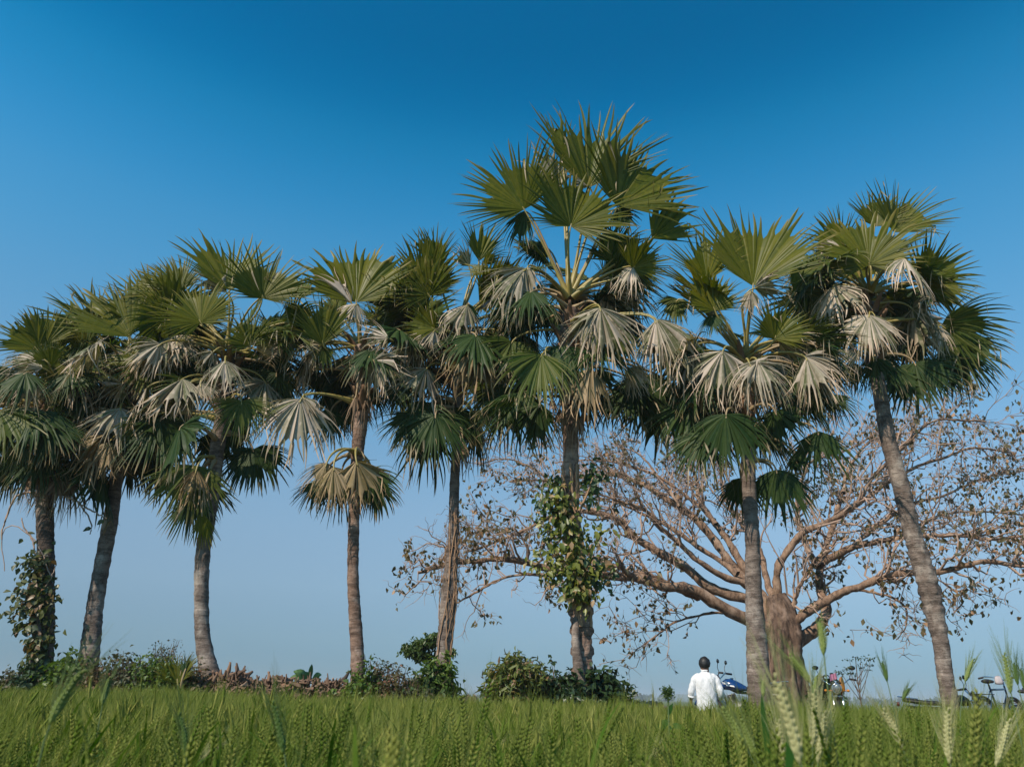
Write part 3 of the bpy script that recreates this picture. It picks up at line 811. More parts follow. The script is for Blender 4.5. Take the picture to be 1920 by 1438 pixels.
        for _ in range(nb):
            t = frng.uniform(0.22, 1.0) ** 0.75 if w0 > 15 else frng.uniform(0.1, 1.0)
            k = min(n - 1, int(t * (n - 1)))
            side = frng.normal(0, 1, 3)
            d = nrm(tan[k] * frng.uniform(0.4, 1.2) + side * 0.75 + np.array([0, 0, 0.35]))
            L = 1.3 * frng.uniform(0.6, 1.7) * (0.7 if path[-1][0] < 800 and t > 0.75 else 1) * (0.75 if t > 0.9 else 1)
            kk = 8
            pp = pr[k, :3] + d * np.linspace(0, L, kk)[:, None] + wiggle(1, kk, 0.3, frng)[0] + np.array([0, 0, 0.12 * L]) * np.linspace(0, 1, kk)[:, None] ** 2
            r0 = min(pr[k, 3] * 0.6, 0.04)
            sub_p.append(pp); sub_r.append(np.linspace(r0, 0.009, kk))
            xpx = 960 + F_PX * 0.93 * pp[-1, 0] / pp[-1, 1]
            hi = pp[-1, 2]
            pleaf = 0.30
            if xpx > 1470: pleaf = 0.75 if hi < 10.3 else 0.35
            elif hi < 5.8: pleaf = 0.5
            if xpx < 930: pleaf = max(pleaf, 0.62)
            pleaf = (0.92 if frng.random() < pleaf * 0.85 else 0.03)
            for _ in range(int(frng.integers(7, 13))):
                j = frng.integers(2, kk); q0 = pp[j]
                dd = nrm(nrm(pp[min(j + 1, kk - 1)] - pp[j - 1]) * 0.6 + frng.normal(0, 0.7, 3) + np.array([0, 0, 0.25]))
                l2 = 1.3 * frng.uniform(0.18, 0.55)
                tp_ = q0 + dd * np.linspace(0, l2, 5)[:, None] + wiggle(1, 5, 0.09, frng)[0]
                twig_p.append(tp_); twig_r.append(np.linspace(0.010, 0.004, 5))
                if frng.random() < pleaf:
                    for _ in range(frng.integers(1, 5)):
                        leaf_c.append(tp_[frng.integers(2, 5)] + frng.normal(0, 0.07, 3) + np.array([0, 0, -0.04])); leaf_n.append(frng.normal(0, 1, 3))
    V, Q = tubes(np.array(sub_p), np.array(sub_r), 5)
    tag(obj('branches', V, Q, M['twig'], root), kind='stuff')
    V, Q = tubes(np.array(twig_p), np.array(twig_r), 3)
    tag(obj('twigs', V, Q, M['twig'], root), kind='stuff')
    # hanging dry leaves
    V, Fq, rnd = leaf_cloud(np.array(leaf_c), np.array(leaf_n), 0.165, 0.10, frng, hang=0.7)
    o = obj('leaves', V, Fq, leaf_mat('fig_leaf', (0.045, 0.055, 0.02), (0.21, 0.15, 0.065), 0.25, 0.5, (0.38, 0.22, 0.12)), root, attrs=dict(rnd=rnd))
    tag(o, kind='stuff')
    return root, limbs


def leaf_cloud(C, Nn, L, W, rng, hang=0.3, fold=0.3, jit=0.3):
    """many small folded leaves; two quads each"""
    n = len(C)
    Nn = nrm(np.asarray(Nn, float))
    d = nrm(np.cross(Nn, rng.normal(0, 1, (n, 3))) + np.array([0, 0, -hang * 1.5]))
    s = nrm(np.cross(d, Nn)); Nn = np.cross(s, d)
    sc = rng.uniform(1 - jit, 1 + jit, (n, 1))
    l, w = L * sc, W * sc
    p0 = C; p3 = C + d * l - Nn * l * 0.12
    m = C + d * l * 0.45
    a = m + s * w / 2 + Nn * w * fold; b = m - s * w / 2 + Nn * w * fold
    c1 = C + d * l * 0.8 - Nn * l * 0.05
    a2 = c1 + s * w * 0.26 + Nn * w * fold * .5; b2 = c1 - s * w * 0.26 + Nn * w * fold * .5
    mid = C + d * l * 0.5
    V = np.stack([p0, a, a2, p3, b2, b, mid], 1).reshape(-1, 3)
    base = (np.arange(n) * 7)[:, None]
    Q = np.concatenate([base + np.array([[0, 1, 2, 6]]), base + np.array([[6, 2, 3, 4]]), base + np.array([[0, 6, 4, 5]])])
    return V, Q, np.repeat(rng.random(n), 7)


fig, FIG_LIMBS = build_fig()

# ---------------------------------------------------------------- climbers on the trunks
def big_leaf_mesh(name, mat, L, W, seed):
    r = np.random.default_rng(seed)
    mb = MB()
    t = np.array([0, 0.14, 0.35, 0.6, 0.85, 1.0]); wv = np.array([0.06, 0.62, 1.0, 0.92, 0.5, 0.02]) * W / 2
    bend = -0.25 * t ** 2 * L
    l = np.stack([-wv, t * L, bend + 0.25 * wv], 1); c = np.stack([0 * t, t * L, bend], 1); rr = np.stack([wv, t * L, bend + 0.25 * wv], 1)
    V = np.concatenate([l, c, rr]); k = len(t)
    Q = []
    for i in range(k - 1):
        Q += [[i, i + 1, k + i + 1, k + i], [k + i, k + i + 1, 2 * k + i + 1, 2 * k + i]]
    V = V + r.normal(0, 0.004, V.shape)
    return mesh_np(name, V, np.array(Q), mat, True)


def scatter_leaves(parent, centres, normals, meshes, rng, smin=0.7, smax=1.25, hang=0.5):
    po = ORG.get(parent.name, np.zeros(3))
    for c, nn in zip(centres, normals):
        o = bpy.data.objects.new('leaf', meshes[rng.integers(len(meshes))])
        COL.objects.link(o); o.parent = parent
        nn = Vector(nn).normalized()
        d = Vector((rng.normal(0, .6), rng.normal(0, .6), rng.normal(0, .6) - hang))
        d = (d - d.dot(nn) * nn).normalized()
        x = d.cross(nn)
        R = Matrix((x, d, nn)).transposed()
        s = rng.uniform(smin, smax)
        o.matrix_local = Matrix.Translation(Vector(c - po)) @ R.to_4x4() @ Matrix.Diagonal((s, s, s, 1))


crng = np.random.default_rng(5)
mat_cl = inst_leaf_mat('creeper_leaf', (0.08, 0.12, 0.018), (0.30, 0.31, 0.06), (0.40, 0.26, 0.14), 0.35)
mat_cl_d = inst_leaf_mat('creeper_leaf_dark', (0.03, 0.07, 0.025), (0.06, 0.11, 0.04), (0.10, 0.10, 0.04), 0.3)
# creeper on the tallest palm
_, tpts, trad, _ = palms[6]
b0 = P(1091, 1194, 14.2)
cl = thing('climbing_plant', 'broad leaved yellow green creeper climbing the trunk of the tallest palm', 'climbing plant', b0)
for k in range(5):
    ph = k * 1.3
    path = []
    for y in range(1175, 860, -20):
        c = P(1085, y, 14.2)
        c = tpts[np.argmin(np.abs(tpts[:, 2] - c[2]))]
        rr = trad[np.argmin(np.abs(tpts[:, 2] - c[2]))] + 0.02
        a = ph + (1310 - y) * 0.004 * (1 if k % 2 else -1)
        path.append(c + np.array([math.cos(a) * rr, -abs(math.sin(a)) * rr, 0]))
    path = resample(path, 40) + crng.normal(0, 0.008, (40, 3))
    V, Q = tubes(path[None], np.full((1, 40), 0.022 + 0.008 * crng.random()), 6)
    obj('stem', V, Q, M['vine'], cl, smooth=True)
# the pale root that leaves the trunk near the ground
path = resample([P(1082, 1150, 14.05), P(1079, 1200, 13.98), P(1085, 1250, 13.96), P(1094, 1290, 13.96), P(1102, 1335, 13.96)], 24)
V, Q = tubes(path[None], np.linspace(0.06, 0.115, 24)[None] * crng.uniform(0.9, 1.1, (1, 24)), 9)
obj('root', V, Q, M['bark'], cl, smooth=True)
# side shoots at the top of the creeper
for (x0, y0, x1, y1) in [(1085, 960, 1112, 895), (1065, 965, 1052, 890), (1060, 1000, 1020, 940), (1092, 1060, 1115, 1065)]:
    path = resample([P(x0, y0, 13.95), P((x0 + x1) / 2 + 2, (y0 + y1) / 2, 13.9), P(x1, y1, 13.85)], 8)
    V, Q = tubes(path[None], np.linspace(0.03, 0.012, 8)[None], 6)
    obj('stem', V, Q, M['vine'], cl, smooth=True)
lm = [big_leaf_mesh('leaf', mat_cl, L, W, i) for i, (L, W) in enumerate([(0.17, 0.105), (0.15, 0.085), (0.21, 0.115)])]
lmd = [big_leaf_mesh('leaf', mat_cl_d, L, W, i + 9) for i, (L, W) in enumerate([(0.18, 0.115), (0.15, 0.09)])]
cen, nor, cend, nord = [], [], [], []
while len(cen) < 215:
    y = crng.uniform(905, 1122); hw = np.interp(y, [905, 940, 990, 1040, 1085, 1122], [30, 42, 58, 58, 52, 18])
    xc = np.interp(y, [905, 990, 1060, 1122], [1058, 1062, 1068, 1085])
    x = xc + crng.normal(0, 0.48) * hw
    if 1048 < x < 1092 and y < 985 and crng.random() < 0.85 and x > 1060: continue
    cen.append(P(x, y, 14.2 - crng.uniform(0.2, 0.5)))
    nor.append([crng.normal(0, .5) + (x - xc) / 80, -0.8, 0.75 + crng.normal(0, .35)])
while len(cend) < 85:
    if crng.random() < 0.4: x, y = crng.normal(1112, 11), crng.normal(905, 16)
    elif crng.random() < 0.5: x, y = crng.normal(1035, 14), crng.normal(935, 22)
    else: x, y = crng.normal(1105, 18), crng.normal(1070, 20)
    cend.append(P(x, y, 14.2 + crng.uniform(-0.45, 0.05))); nord.append([crng.normal(0, .6), -0.8, 0.5 + crng.normal(0, .4)])
scatter_leaves(cl, cen, nor, lm, crng, 0.6, 1.05); scatter_leaves(cl, cend, nord, lmd, crng, 0.6, 1.05)


def small_leaves(parent, cen, nor, mat, L, W, n, spread):
    i = crng.integers(0, len(cen), n)
    c = np.array(cen)[i] + crng.normal(0, spread, (n, 3)) * [1, 0.8, 1.2]
    V, Q, rnd = leaf_cloud(c, np.array(nor)[i] + crng.normal(0, 0.5, (n, 3)), L, W, crng, 0.5)
    tag(obj('foliage', V, Q, mat, parent, attrs=dict(rnd=rnd)), kind='stuff')


small_leaves(cl, cen, nor, leaf_mat('creeper_small_leaf', (0.07, 0.11, 0.015), (0.28, 0.29, 0.05), 0.35, 0.4, (0.38, 0.25, 0.13)), 0.13, 0.075, 900, 0.09)
small_leaves(cl, cend, nord, leaf_mat('creeper_small_leaf_dark', (0.03, 0.075, 0.02), (0.07, 0.12, 0.035), 0.3), 0.13, 0.08, 330, 0.08)

# dark creeper on the leftmost palm
b0 = P(82, 1230, 14.4)
cl2 = thing('climbing_plant', 'dark leafy creeper with bare hanging stems on the leftmost palm trunk', 'climbing plant', b0)
for (pts, w) in [([(40, 1300), (50, 1260), (62, 1235), (75, 1200), (72, 1150), (62, 1100), (70, 1040)], 9), ([(72, 1060), (60, 1010), (45, 990), (40, 970)], 4), ([(85, 930), (40, 925), (15, 960), (2, 1010)], 5),
                 ([(95, 1080), (70, 1020), (30, 985), (5, 1000), (8, 1070)], 2.5), ([(120, 930), (150, 945), (172, 985), (168, 1000)], 4), ([(150, 945), (185, 965), (200, 972)], 4), ([(75, 1170), (45, 1175), (28, 1190)], 3), ([(85, 1100), (100, 1075), (105, 1050)], 2.5)]:
    path = resample([P(x, y, 14.6 - 0.32) for x, y in pts], 18) + crng.normal(0, 0.008, (18, 3))
    V, Q = tubes(path[None], (np.linspace(1, 0.6, 18) * w * px_m(60, 1100, 14.4) / 2)[None], 6)
    obj('stem', V, Q, M['bark_dark'] if w > 6 else M['twig'], cl2, smooth=True)
cen, nor = [], []
while len(cen) < 135:
    y = crng.uniform(1040, 1240); xc = np.interp(y, [1040, 1100, 1150, 1215], [66, 66, 60, 70]); hw = np.interp(y, [1040, 1120, 1160, 1215], [18, 34, 34, 14])
    x = xc + crng.normal(0, 0.6) * hw
    cen.append(P(x, y, 14.6 - crng.uniform(0.15, 0.45))); nor.append([crng.normal(0, .5), -0.8, 0.7 + crng.normal(0, .4)])
for (x, y) in [(28, 1175), (30, 1185), (48, 1000), (42, 1010), (108, 1095), (104, 1130), (15, 1165), (172, 990), (195, 975), (98, 1030), (100, 1015)]:
    cen.append(P(x, y, 14.35)); nor.append([crng.normal(0, .5), -0.8, 0.6])
lm2 = [big_leaf_mesh('leaf', inst_leaf_mat('ivy_leaf', (0.04, 0.06, 0.02), (0.14, 0.15, 0.04), (0.2, 0.13, 0.06), 0.25), L, W, i + 20) for i, (L, W) in enumerate([(0.17, 0.12), (0.20, 0.11)])]
scatter_leaves(cl2, cen, nor, lm2, crng, 0.6, 1.0)
small_leaves(cl2, cen[:135], nor[:135], leaf_mat('ivy_small_leaf', (0.03, 0.05, 0.015), (0.13, 0.14, 0.035), 0.25, 0.4, (0.20, 0.12, 0.06)), 0.12, 0.075, 700, 0.08)

# dry creeper stems on the slim palm
_, tpts, trad, _ = palms[5]
cv = thing('climbing_plant', 'tangle of dry orange brown creeper stems wound round a slim palm trunk', 'climbing plant', P(838, 1180, 15.0))
for k in range(16):
    z0, z1 = crng.uniform(0.9, 2.8), crng.uniform(2.9, 4.5)
    zz = np.linspace(z0, z1, 26); a0 = crng.uniform(0, 6.28); tw = crng.uniform(-1.3, 1.3)
    c = np.stack([np.interp(zz, tpts[:, 2], tpts[:, i]) for i in range(3)], 1); rr = np.interp(zz, tpts[:, 2], trad)
    bulge = 0.008 + 0.035 * crng.random() * np.sin(np.linspace(0, math.pi, 26))
    a = a0 + tw * np.linspace(0, 1, 26) + np.cumsum(crng.normal(0, 0.08, 26))
    path = c + np.stack([np.cos(a) * (rr + bulge), np.sin(a) * (rr + bulge), 0 * a], 1)
    V, Q = tubes(path[None], np.full((1, 26), crng.uniform(0.006, 0.013)), 5)
    obj('stem', V, Q, M['vine'], cv, smooth=True)
pts_, rr_ = [], []
for k in range(90):
    z = crng.uniform(2.9, 4.6); c = np.array([np.interp(z, tpts[:, 2], tpts[:, i]) for i in range(3)])
    a = crng.uniform(0, 6.28); r0 = np.interp(z, tpts[:, 2], trad) + 0.02
    st = c + np.array([math.cos(a) * r0, math.sin(a) * r0, 0]); d = np.array([math.cos(a), math.sin(a), 0]) * crng.uniform(0.05, 0.2) + np.array([0, 0, -crng.uniform(0.15, 0.6)])
    pts_.append(st + d * np.linspace(0, 1, 8)[:, None] + wiggle(1, 8, 0.10, crng)[0]); rr_.append(np.full(8, 0.004))
V, Q = tubes(np.array(pts_), np.array(rr_), 3)
tag(obj('tendrils', V, Q, M['vine'], cv), kind='stuff')

# ---------------------------------------------------------------- ground
gm, nt, b, out = new_mat('field_ground')
n1 = noise(nt, 0.02, 3, objcoord(nt)); n2 = noise(nt, 0.9, 5, objcoord(nt))
col = mixc(nt, sstep(nt, n1, 0.4, 0.6), (0.06, 0.105, 0.025), (0.11, 0.12, 0.045))
col = mixc(nt, math_(nt, 'MULTIPLY', sstep(nt, n2, 0.5, 0.7), 0.4), col, (0.16, 0.12, 0.08))
nt.links.new(col, b.inputs['Base Color']); b.inputs['Roughness'].default_value = 0.95
a = np.linspace(0, 2 * math.pi, 96, endpoint=False)
radii = [3, 8, 20, 60, 200, 700, 2600]
V = np.concatenate([[[0, 0, 0]]] + [np.stack([np.cos(a) * r, np.sin(a) * r, 0 * a], 1) for r in radii])
T = np.stack([np.zeros(96, int), 1 + np.arange(96), 1 + (np.arange(96) + 1) % 96], 1)
tag(obj('ground', V, [T, grid_quads(len(radii), 96, True) + 1], gm), kind='structure')

# the raised earth bank the palms stand on
dm, nt, b, out = new_mat('bank_earth')
n1 = noise(nt, 3.0, 6, objcoord(nt)); n2 = noise(nt, 22.0, 4, objcoord(nt))
col = mixc(nt, n1, (0.16, 0.105, 0.07), (0.33, 0.23, 0.17)); col = mixc(nt, math_(nt, 'MULTIPLY', n2, 0.4), col, (0.10, 0.09, 0.05))
nt.links.new(col, b.inputs['Base Color']); b.inputs['Roughness'].default_value = 0.95
bp = N(nt, 'ShaderNodeBump'); bp.inputs['Strength'].default_value = 0.8; bp.inputs['Distance'].default_value = 0.05
nt.links.new(n2, bp.inputs['Height']); nt.links.new(bp.outputs[0], b.inputs['Normal'])
grng = np.random.default_rng(3)
xs = np.linspace(-24, 26, 180); ys = np.linspace(13.3, 29.0, 46)
X, Yg = np.meshgrid(xs, ys)
edge = np.clip((Yg - 13.3) / 0.7, 0, 1) * np.clip((29 - Yg) / 1.5, 0, 1); edge = edge * edge * (3 - 2 * edge)
Z = -0.05 + edge * (0.45 + 0.06 * np.sin(X * 1.3 + Yg) + 0.05 * np.sin(X * 0.37) + grng.normal(0, 0.02, X.shape))


def bank_z(x, y):
    e = max(0.0, min(1.0, (y - 13.3) / 0.7)); e = e * e * (3 - 2 * e)
    return -0.05 + e * (0.45 + 0.06 * math.sin(x * 1.3 + y) + 0.05 * math.sin(x * 0.37))


V = np.stack([X, Yg, Z], -1).reshape(-1, 3)
tag(obj('earth_bank', V, grid_quads(46, 180, False), dm, smooth=True), kind='structure')

# far hills and the wooded line of the horizon
fm = plain('far_hill', (0.07, 0.10, 0.05), 0.95, var=0.3, scale=0.01)
hx = np.linspace(-1, 1, 80)
def ridge(name, xa, xb, Y, h, seed):
    r = np.random.default_rng(seed)
    x = np.linspace(xa, xb, 90); t = np.linspace(0, 1, 90)
    prof = h * np.sin(math.pi * t) ** 0.8 * (0.75 + 0.25 * np.sin(t * 17 + seed) * np.sin(t * 5)) + r.normal(0, h * 0.02, 90)
    rows = [np.stack([x, 0 * x + Y - 250, 0 * x - 1], 1), np.stack([x, 0 * x + Y - 120, prof * 0.6], 1), np.stack([x, 0 * x + Y, np.maximum(prof, 0)], 1), np.stack([x, 0 * x + Y + 250, 0 * x - 1], 1)]
    tag(obj(name, np.concatenate(rows), grid_quads(4, 90, False), fm, smooth=True), kind='structure')
ridge('hill', 250, 760, 2100, 18, 1)
ridge('hill', 600, 1500, 2150, 14, 4)
tr_ = np.random.default_rng(8)
cs, ns = [], []
for i in range(420):
    x = tr_.uniform(-900, 1300); y = tr_.uniform(900, 1250); h = tr_.uniform(4, 9) * (1.0 if x > 150 else 0.55); w = h * tr_.uniform(0.5, 0.9)
    k = 26
    c = np.array([x, y, h * 0.6]) + nrm(tr_.normal(0, 1, (k, 3))) * np.array([w, w, h * 0.45]) * tr_.uniform(0.6, 1, (k, 1))
    c[:, 2] = np.maximum(c[:, 2], 0.6)
    cs.append(c); ns.append(nrm(c - [x, y, h * 0.5]))
V, Q, rnd = leaf_cloud(np.concatenate(cs), np.concatenate(ns), 4.2, 4.0, tr_, hang=0.2)
tag(obj('far_trees', V, Q, leaf_mat('far_foliage', (0.03, 0.055, 0.02), (0.06, 0.09, 0.03), 0.1), attrs=dict(rnd=rnd)), kind='stuff')

# ---------------------------------------------------------------- bushes along the bank
bush_stem = plain('bush_stem', (0.13, 0.09, 0.06), 0.85, var=0.3)
BM = dict(
    bright=leaf_mat('leaf_bright_green', (0.06, 0.12, 0.018), (0.13, 0.20, 0.035), 0.35),
    green=leaf_mat('leaf_green', (0.045, 0.09, 0.02), (0.09, 0.14, 0.035), 0.3),
    yellow=leaf_mat('leaf_yellow_green', (0.08, 0.12, 0.025), (0.21, 0.22, 0.06), 0.3, 0.45, (0.26, 0.16, 0.09)),
    dark=leaf_mat('leaf_dark_green', (0.022, 0.05, 0.02), (0.05, 0.085, 0.03), 0.25, 0.4),
    grey=leaf_mat('leaf_grey_green', (0.06, 0.075, 0.04), (0.12, 0.13, 0.075), 0.25, 0.6, (0.16, 0.11, 0.075)),
    red=leaf_mat('leaf_reddish', (0.07, 0.08, 0.035), (0.17, 0.12, 0.06), 0.25, 0.55, (0.25, 0.12, 0.08)))
BUSH_GROUP = 'bushes along the bank under the palms'


def bush(label, px, top, wpx, Y, mat, nleaf, L, W, seed, dens=1.0, airy=0.0, depth=0.7, hang=0.2, cat='bush'):
    rng = np.random.default_rng(seed)
    s = px_m(px, top, Y)
    x0 = P(px, 1300, Y)[0]; z0 = bank_z(x0, Y) - 0.05
    H = (P(px, top, Y)[2] - z0) * 1.04; w = wpx * s / 2 * 1.12; nleaf = int(nleaf * 2.2); L *= 1.15; W *= 1.2
    root = thing('bush', label, cat, (x0, Y, z0), BUSH_GROUP)
    base = np.array([x0, Y, z0])
    ns = int(26 + wpx / 3)
    sp_, sr_, tips = [], [], []
    for i in range(ns):
        a = rng.uniform(0, 6.28); f = math.sqrt(rng.random())
        q = f * w * 0.97; hh = H * (1 - 0.30 * f ** 2.5) * rng.uniform(0.72, 1.02)
        e = base + np.array([math.cos(a) * q, math.sin(a) * q * depth, hh])
        m = base + np.array([math.cos(a) * q * 0.35, math.sin(a) * q * 0.35 * depth, hh * 0.55])
        pp = resample([base + rng.normal(0, 0.06, 3) * [1, 1, 0], m, e], 8) + wiggle(1, 8, 0.05, rng)[0]
        sp_.append(pp); sr_.append(np.linspace(0.014, 0.004, 8))
        tips.append(pp)
        for _ in range(4):
            k = rng.integers(3, 7); d = nrm(rng.normal(0, 1, 3) + [0, 0, 0.4]) * rng.uniform(0.12, 0.35)
            q2 = pp[k] + d * np.linspace(0, 1, 8)[:, None]
            sp_.append(q2); sr_.append(np.linspace(0.007, 0.003, 8)); tips.append(q2)
    V, Q = tubes(np.array(sp_), np.array(sr_), 4)
    tag(obj('stems', V, Q, bush_stem, root), kind='stuff')
    tips = np.array(tips)
    i = rng.integers(0, len(tips), nleaf); k = 7 - np.minimum(7, (np.abs(rng.normal(0, 2.3, nleaf))).astype(int))
    c = tips[i, k] + rng.normal(0, 0.045 + 0.02 * airy, (nleaf, 3))
    ok = c[:, 2] > z0 + 0.1
    c = c[ok]
    nn = nrm(c - (base + [0, 0, H * 0.4])) * 0.6 + rng.normal(0, 0.6, c.shape) + [0, 0, 0.45]
    V, Q, rnd = leaf_cloud(c, nn, L, W, rng, hang)
    tag(obj('foliage', V, Q, BM[mat], root, attrs=dict(rnd=rnd)), kind='stuff')
    return root


bush('grey green scrub at the left edge of the picture beside the creeper clad palm', 18, 1262, 90, 14.2, 'grey', 1500, 0.07, 0.035, 1)
bush('low dark bush directly under the leftmost palm trunk', 62, 1246, 70, 14.0, 'dark', 1300, 0.09, 0.05, 2)
bush('bright green bush between the two leftmost palm trunks', 118, 1238, 86, 14.0, 'bright', 1700, 0.09, 0.055, 3)
bush('dark reddish scrub at the foot of the second palm', 172, 1240, 100, 13.9, 'red', 1500, 0.07, 0.04, 4)
bush('sparse flat topped bush just right of the second palm trunk', 217, 1226, 62, 14.1, 'grey', 900, 0.07, 0.04, 5, airy=1)
bush('grey brown scrub between the flat topped bush and the round green bush', 248, 1246, 84, 13.9, 'grey', 1500, 0.07, 0.035, 6)
bush('round fresh green bush left of the young fan palm', 292, 1236, 92, 13.8, 'bright', 2600, 0.06, 0.03, 7)
bush('tall feathery pale bush rising behind the round green bush', 300, 1199, 66, 14.6, 'grey', 800, 0.045, 0.02, 8, airy=1.5)
bush('brownish bush touching the left side of the curved palm base', 362, 1250, 56, 14.0, 'red', 1000, 0.07, 0.04, 9)
bush('bright leafy bush hiding the foot of the palm right of the stick pile', 672, 1262, 56, 13.9, 'bright', 1000, 0.085, 0.045, 10)
bush('thin weedy bush close right of that palm with a tall leafy shoot', 698, 1244, 34, 14.0, 'green', 500, 0.08, 0.03, 11, airy=1)
bush('reddish twiggy bush standing alone between two slim palms', 732, 1240, 78, 14.0, 'red', 1500, 0.06, 0.03, 12, airy=0.6)
bush('grey weedy bush left of the creeper wound palm', 772, 1278, 50, 13.9, 'grey', 700, 0.06, 0.03, 13)
bush('dark leafy bush at the left foot of the slim creeper wound palm', 795, 1258, 56, 14.2, 'green', 1000, 0.09, 0.05, 14)
bush('vivid green bush at the right foot of the slim creeper wound palm', 827, 1248, 50, 14.4, 'bright', 1100, 0.12, 0.045, 15)
bush('large yellow green bush with lance shaped leaves', 968, 1232, 118, 14.0, 'yellow', 2700, 0.125, 0.035, 16)
bush('small dark bush between the lance leaved bush and the tallest palm', 1035, 1262, 62, 14.1, 'dark', 900, 0.09, 0.05, 17)
bush('dark bush pressed against the left foot of the tallest palm', 1070, 1258, 44, 13.95, 'dark', 800, 0.10, 0.05, 18)
bush('dark broad leaved bush right of the tallest palm', 1133, 1262, 84, 14.0, 'dark', 1100, 0.13, 0.07, 19, airy=0.4)
bush('low dark bush at the right end of the bushes near the open field', 1168, 1298, 44, 13.9, 'dark', 500, 0.10, 0.05, 20)
bush('dark scrub between the fig trunk and the motorcycle with the orange bag', 1548, 1266, 44, 16.0, 'dark', 700, 0.09, 0.05, 21)

# grass tuft between the bushes
rng = np.random.default_rng(41)
tp_, rr_ = [], []
for i in range(160):
    x = rng.normal(868, 16); yb = 14.0 + rng.normal(0, 0.2); b_ = P(x, 1320, yb); b_[2] = bank_z(b_[0], yb)
    h = rng.uniform(0.35, 0.85); d = np.array([rng.normal(0, .15), rng.normal(0, .15), h])
    tp_.append(b_ + d * np.linspace(0, 1, 5)[:, None] + np.array([rng.normal(0, .15), 0, -0.05]) * np.linspace(0, 1, 5)[:, None] ** 2); rr_.append(np.linspace(0.006, 0.001, 5))
V, Q = tubes(np.array(tp_), np.array(rr_), 3)
tag(obj('grass', V, Q, leaf_mat('grass_blade', (0.06, 0.12, 0.03), (0.10, 0.15, 0.04)), attrs=dict(rnd=rng.random(len(V)))), kind='stuff')

# young fan palm
rng = np.random.default_rng(51)
yp = thing('young_palm', 'knee high young fan palm left of the curved palm base', 'young palm', (P(334, 1300, 13.7)[0], 13.7, 0.25))
C = P(336, 1310, 13.7)
for (hx_, hy_, tx_, ty_, sp_, ph_, kd) in [(333, 1281, 330, 1222, 75, 5, 'G'), (345, 1262, 362, 1218, 50, 25, 'D'), (332, 1283, 312, 1268, 50, 10, 'G')]:
    H = P(hx_, hy_, 13.7 - 0.1); E = P(tx_, ty_, 13.7); A = nrm(E - H); vc = nrm(CAMP - H); Nn = nrm(vc - vc.dot(A) * A)
    add_frond(yp, C, H, A, Nn, np.linalg.norm(E - H), RAD(sp_), kd, rng, petiole_from=C)

# broad leaved plant behind the stick pile
rng = np.random.default_rng(52)
bp_ = thing('broad_leaf_plant', 'small banana like plant with big leaves showing over the stick pile', 'plant', (P(572, 1300, 15.6)[0], 15.6, 0.3))
blm = plain('banana_leaf', (0.10, 0.19, 0.05), 0.4, var=0.25, scale=6)
for (x0, y0, x1, y1, w, up) in [(576, 1275, 551, 1257, 0.085, 1), (574, 1278, 545, 1268, 0.07, 0), (580, 1275, 585, 1244, 0.045, 1), (578, 1278, 566, 1260, 0.08, 1), (585, 1275, 603, 1264, 0.06, 0), (590, 1278, 600, 1272, 0.05, 0)]:
    a_ = P(x0, y0, 15.6); e_ = P(x1, y1, 15.5); ax_ = resample([a_, (a_ + e_) / 2 + [0, 0, 0.04], e_], 8)
    sd = nrm(np.cross(nrm(e_ - a_), [0.2, -1, 0.4])); wv = w * np.sin(np.linspace(0.25, math.pi, 8)) ** 0.7
    l_ = ax_ + sd * wv[:, None]; r_ = ax_ - sd * wv[:, None]; c_ = ax_ - np.array([0, 0.03, 0.02])
    V = np.concatenate([l_, c_, r_]); Q = np.concatenate([np.stack([np.arange(7), np.arange(7) + 1, 9 + np.arange(7), 8 + np.arange(7)], 1), np.stack([8 + np.arange(7), 9 + np.arange(7), 17 + np.arange(7), 16 + np.arange(7)], 1)])
    obj('leaf', V, Q, blm, bp_, smooth=True)
stb = np.array([P(577, 1300, 15.6), P(578, 1285, 15.6), P(579, 1272, 15.6)]); stb[0, 2] = 0.3
V, Q = tubes(resample(stb, 6)[None], np.linspace(0.05, 0.03, 6)[None], 7); obj('stem', V, Q, blm, bp_, smooth=True)

# small tree beyond the slim palm
rng = np.random.default_rng(53)
TY = 24.0
st_ = thing('small_tree', 'small flat crowned tree far behind the slim creeper wound palm', 'tree', (P(808, 1300, TY)[0], TY, 0))
lp = resample([[P(808, 1300, TY)[0], TY, 0], P(806, 1265, TY), P(803, 1240, TY), P(806, 1220, TY)], 12)
V, Q = tubes(lp[None], np.linspace(0.09, 0.04, 12)[None], 7); obj('trunk', V, Q, M['bark_dark'], st_, smooth=True)
cs, ns = [], []
for (x, y, w, h, n_) in [(778, 1222, 22, 8, 500), (800, 1205, 22, 9, 500), (820, 1196, 18, 7, 350), (795, 1232, 16, 7, 300), (838, 1222, 16, 6, 260), (765, 1214, 10, 5, 150), (812, 1245, 10, 8, 150), (785, 1210, 14, 6, 250)]:
    s = px_m(x, y, TY); q_ = P(x, y, TY)
    c = q_ + rng.normal(0, 0.5, (n_, 3)) * np.array([w * s, w * s, h * s]); cs.append(c); ns.append(rng.normal(0, 1, (n_, 3)) + [0, -.3, .8])
    br = resample([lp[-3], (lp[-1] + q_) / 2 + [0, 0, -0.05], q_], 8); V, Q = tubes(br[None], np.linspace(0.035, 0.01, 8)[None], 5); obj('limb', V, Q, M['bark_dark'], st_, smooth=True)
V, Q, rnd = leaf_cloud(np.concatenate(cs), np.concatenate(ns), 0.13, 0.07, rng)
tag(obj('crown', V, Q, BM['green'], st_, attrs=dict(rnd=rnd)), kind='stuff')

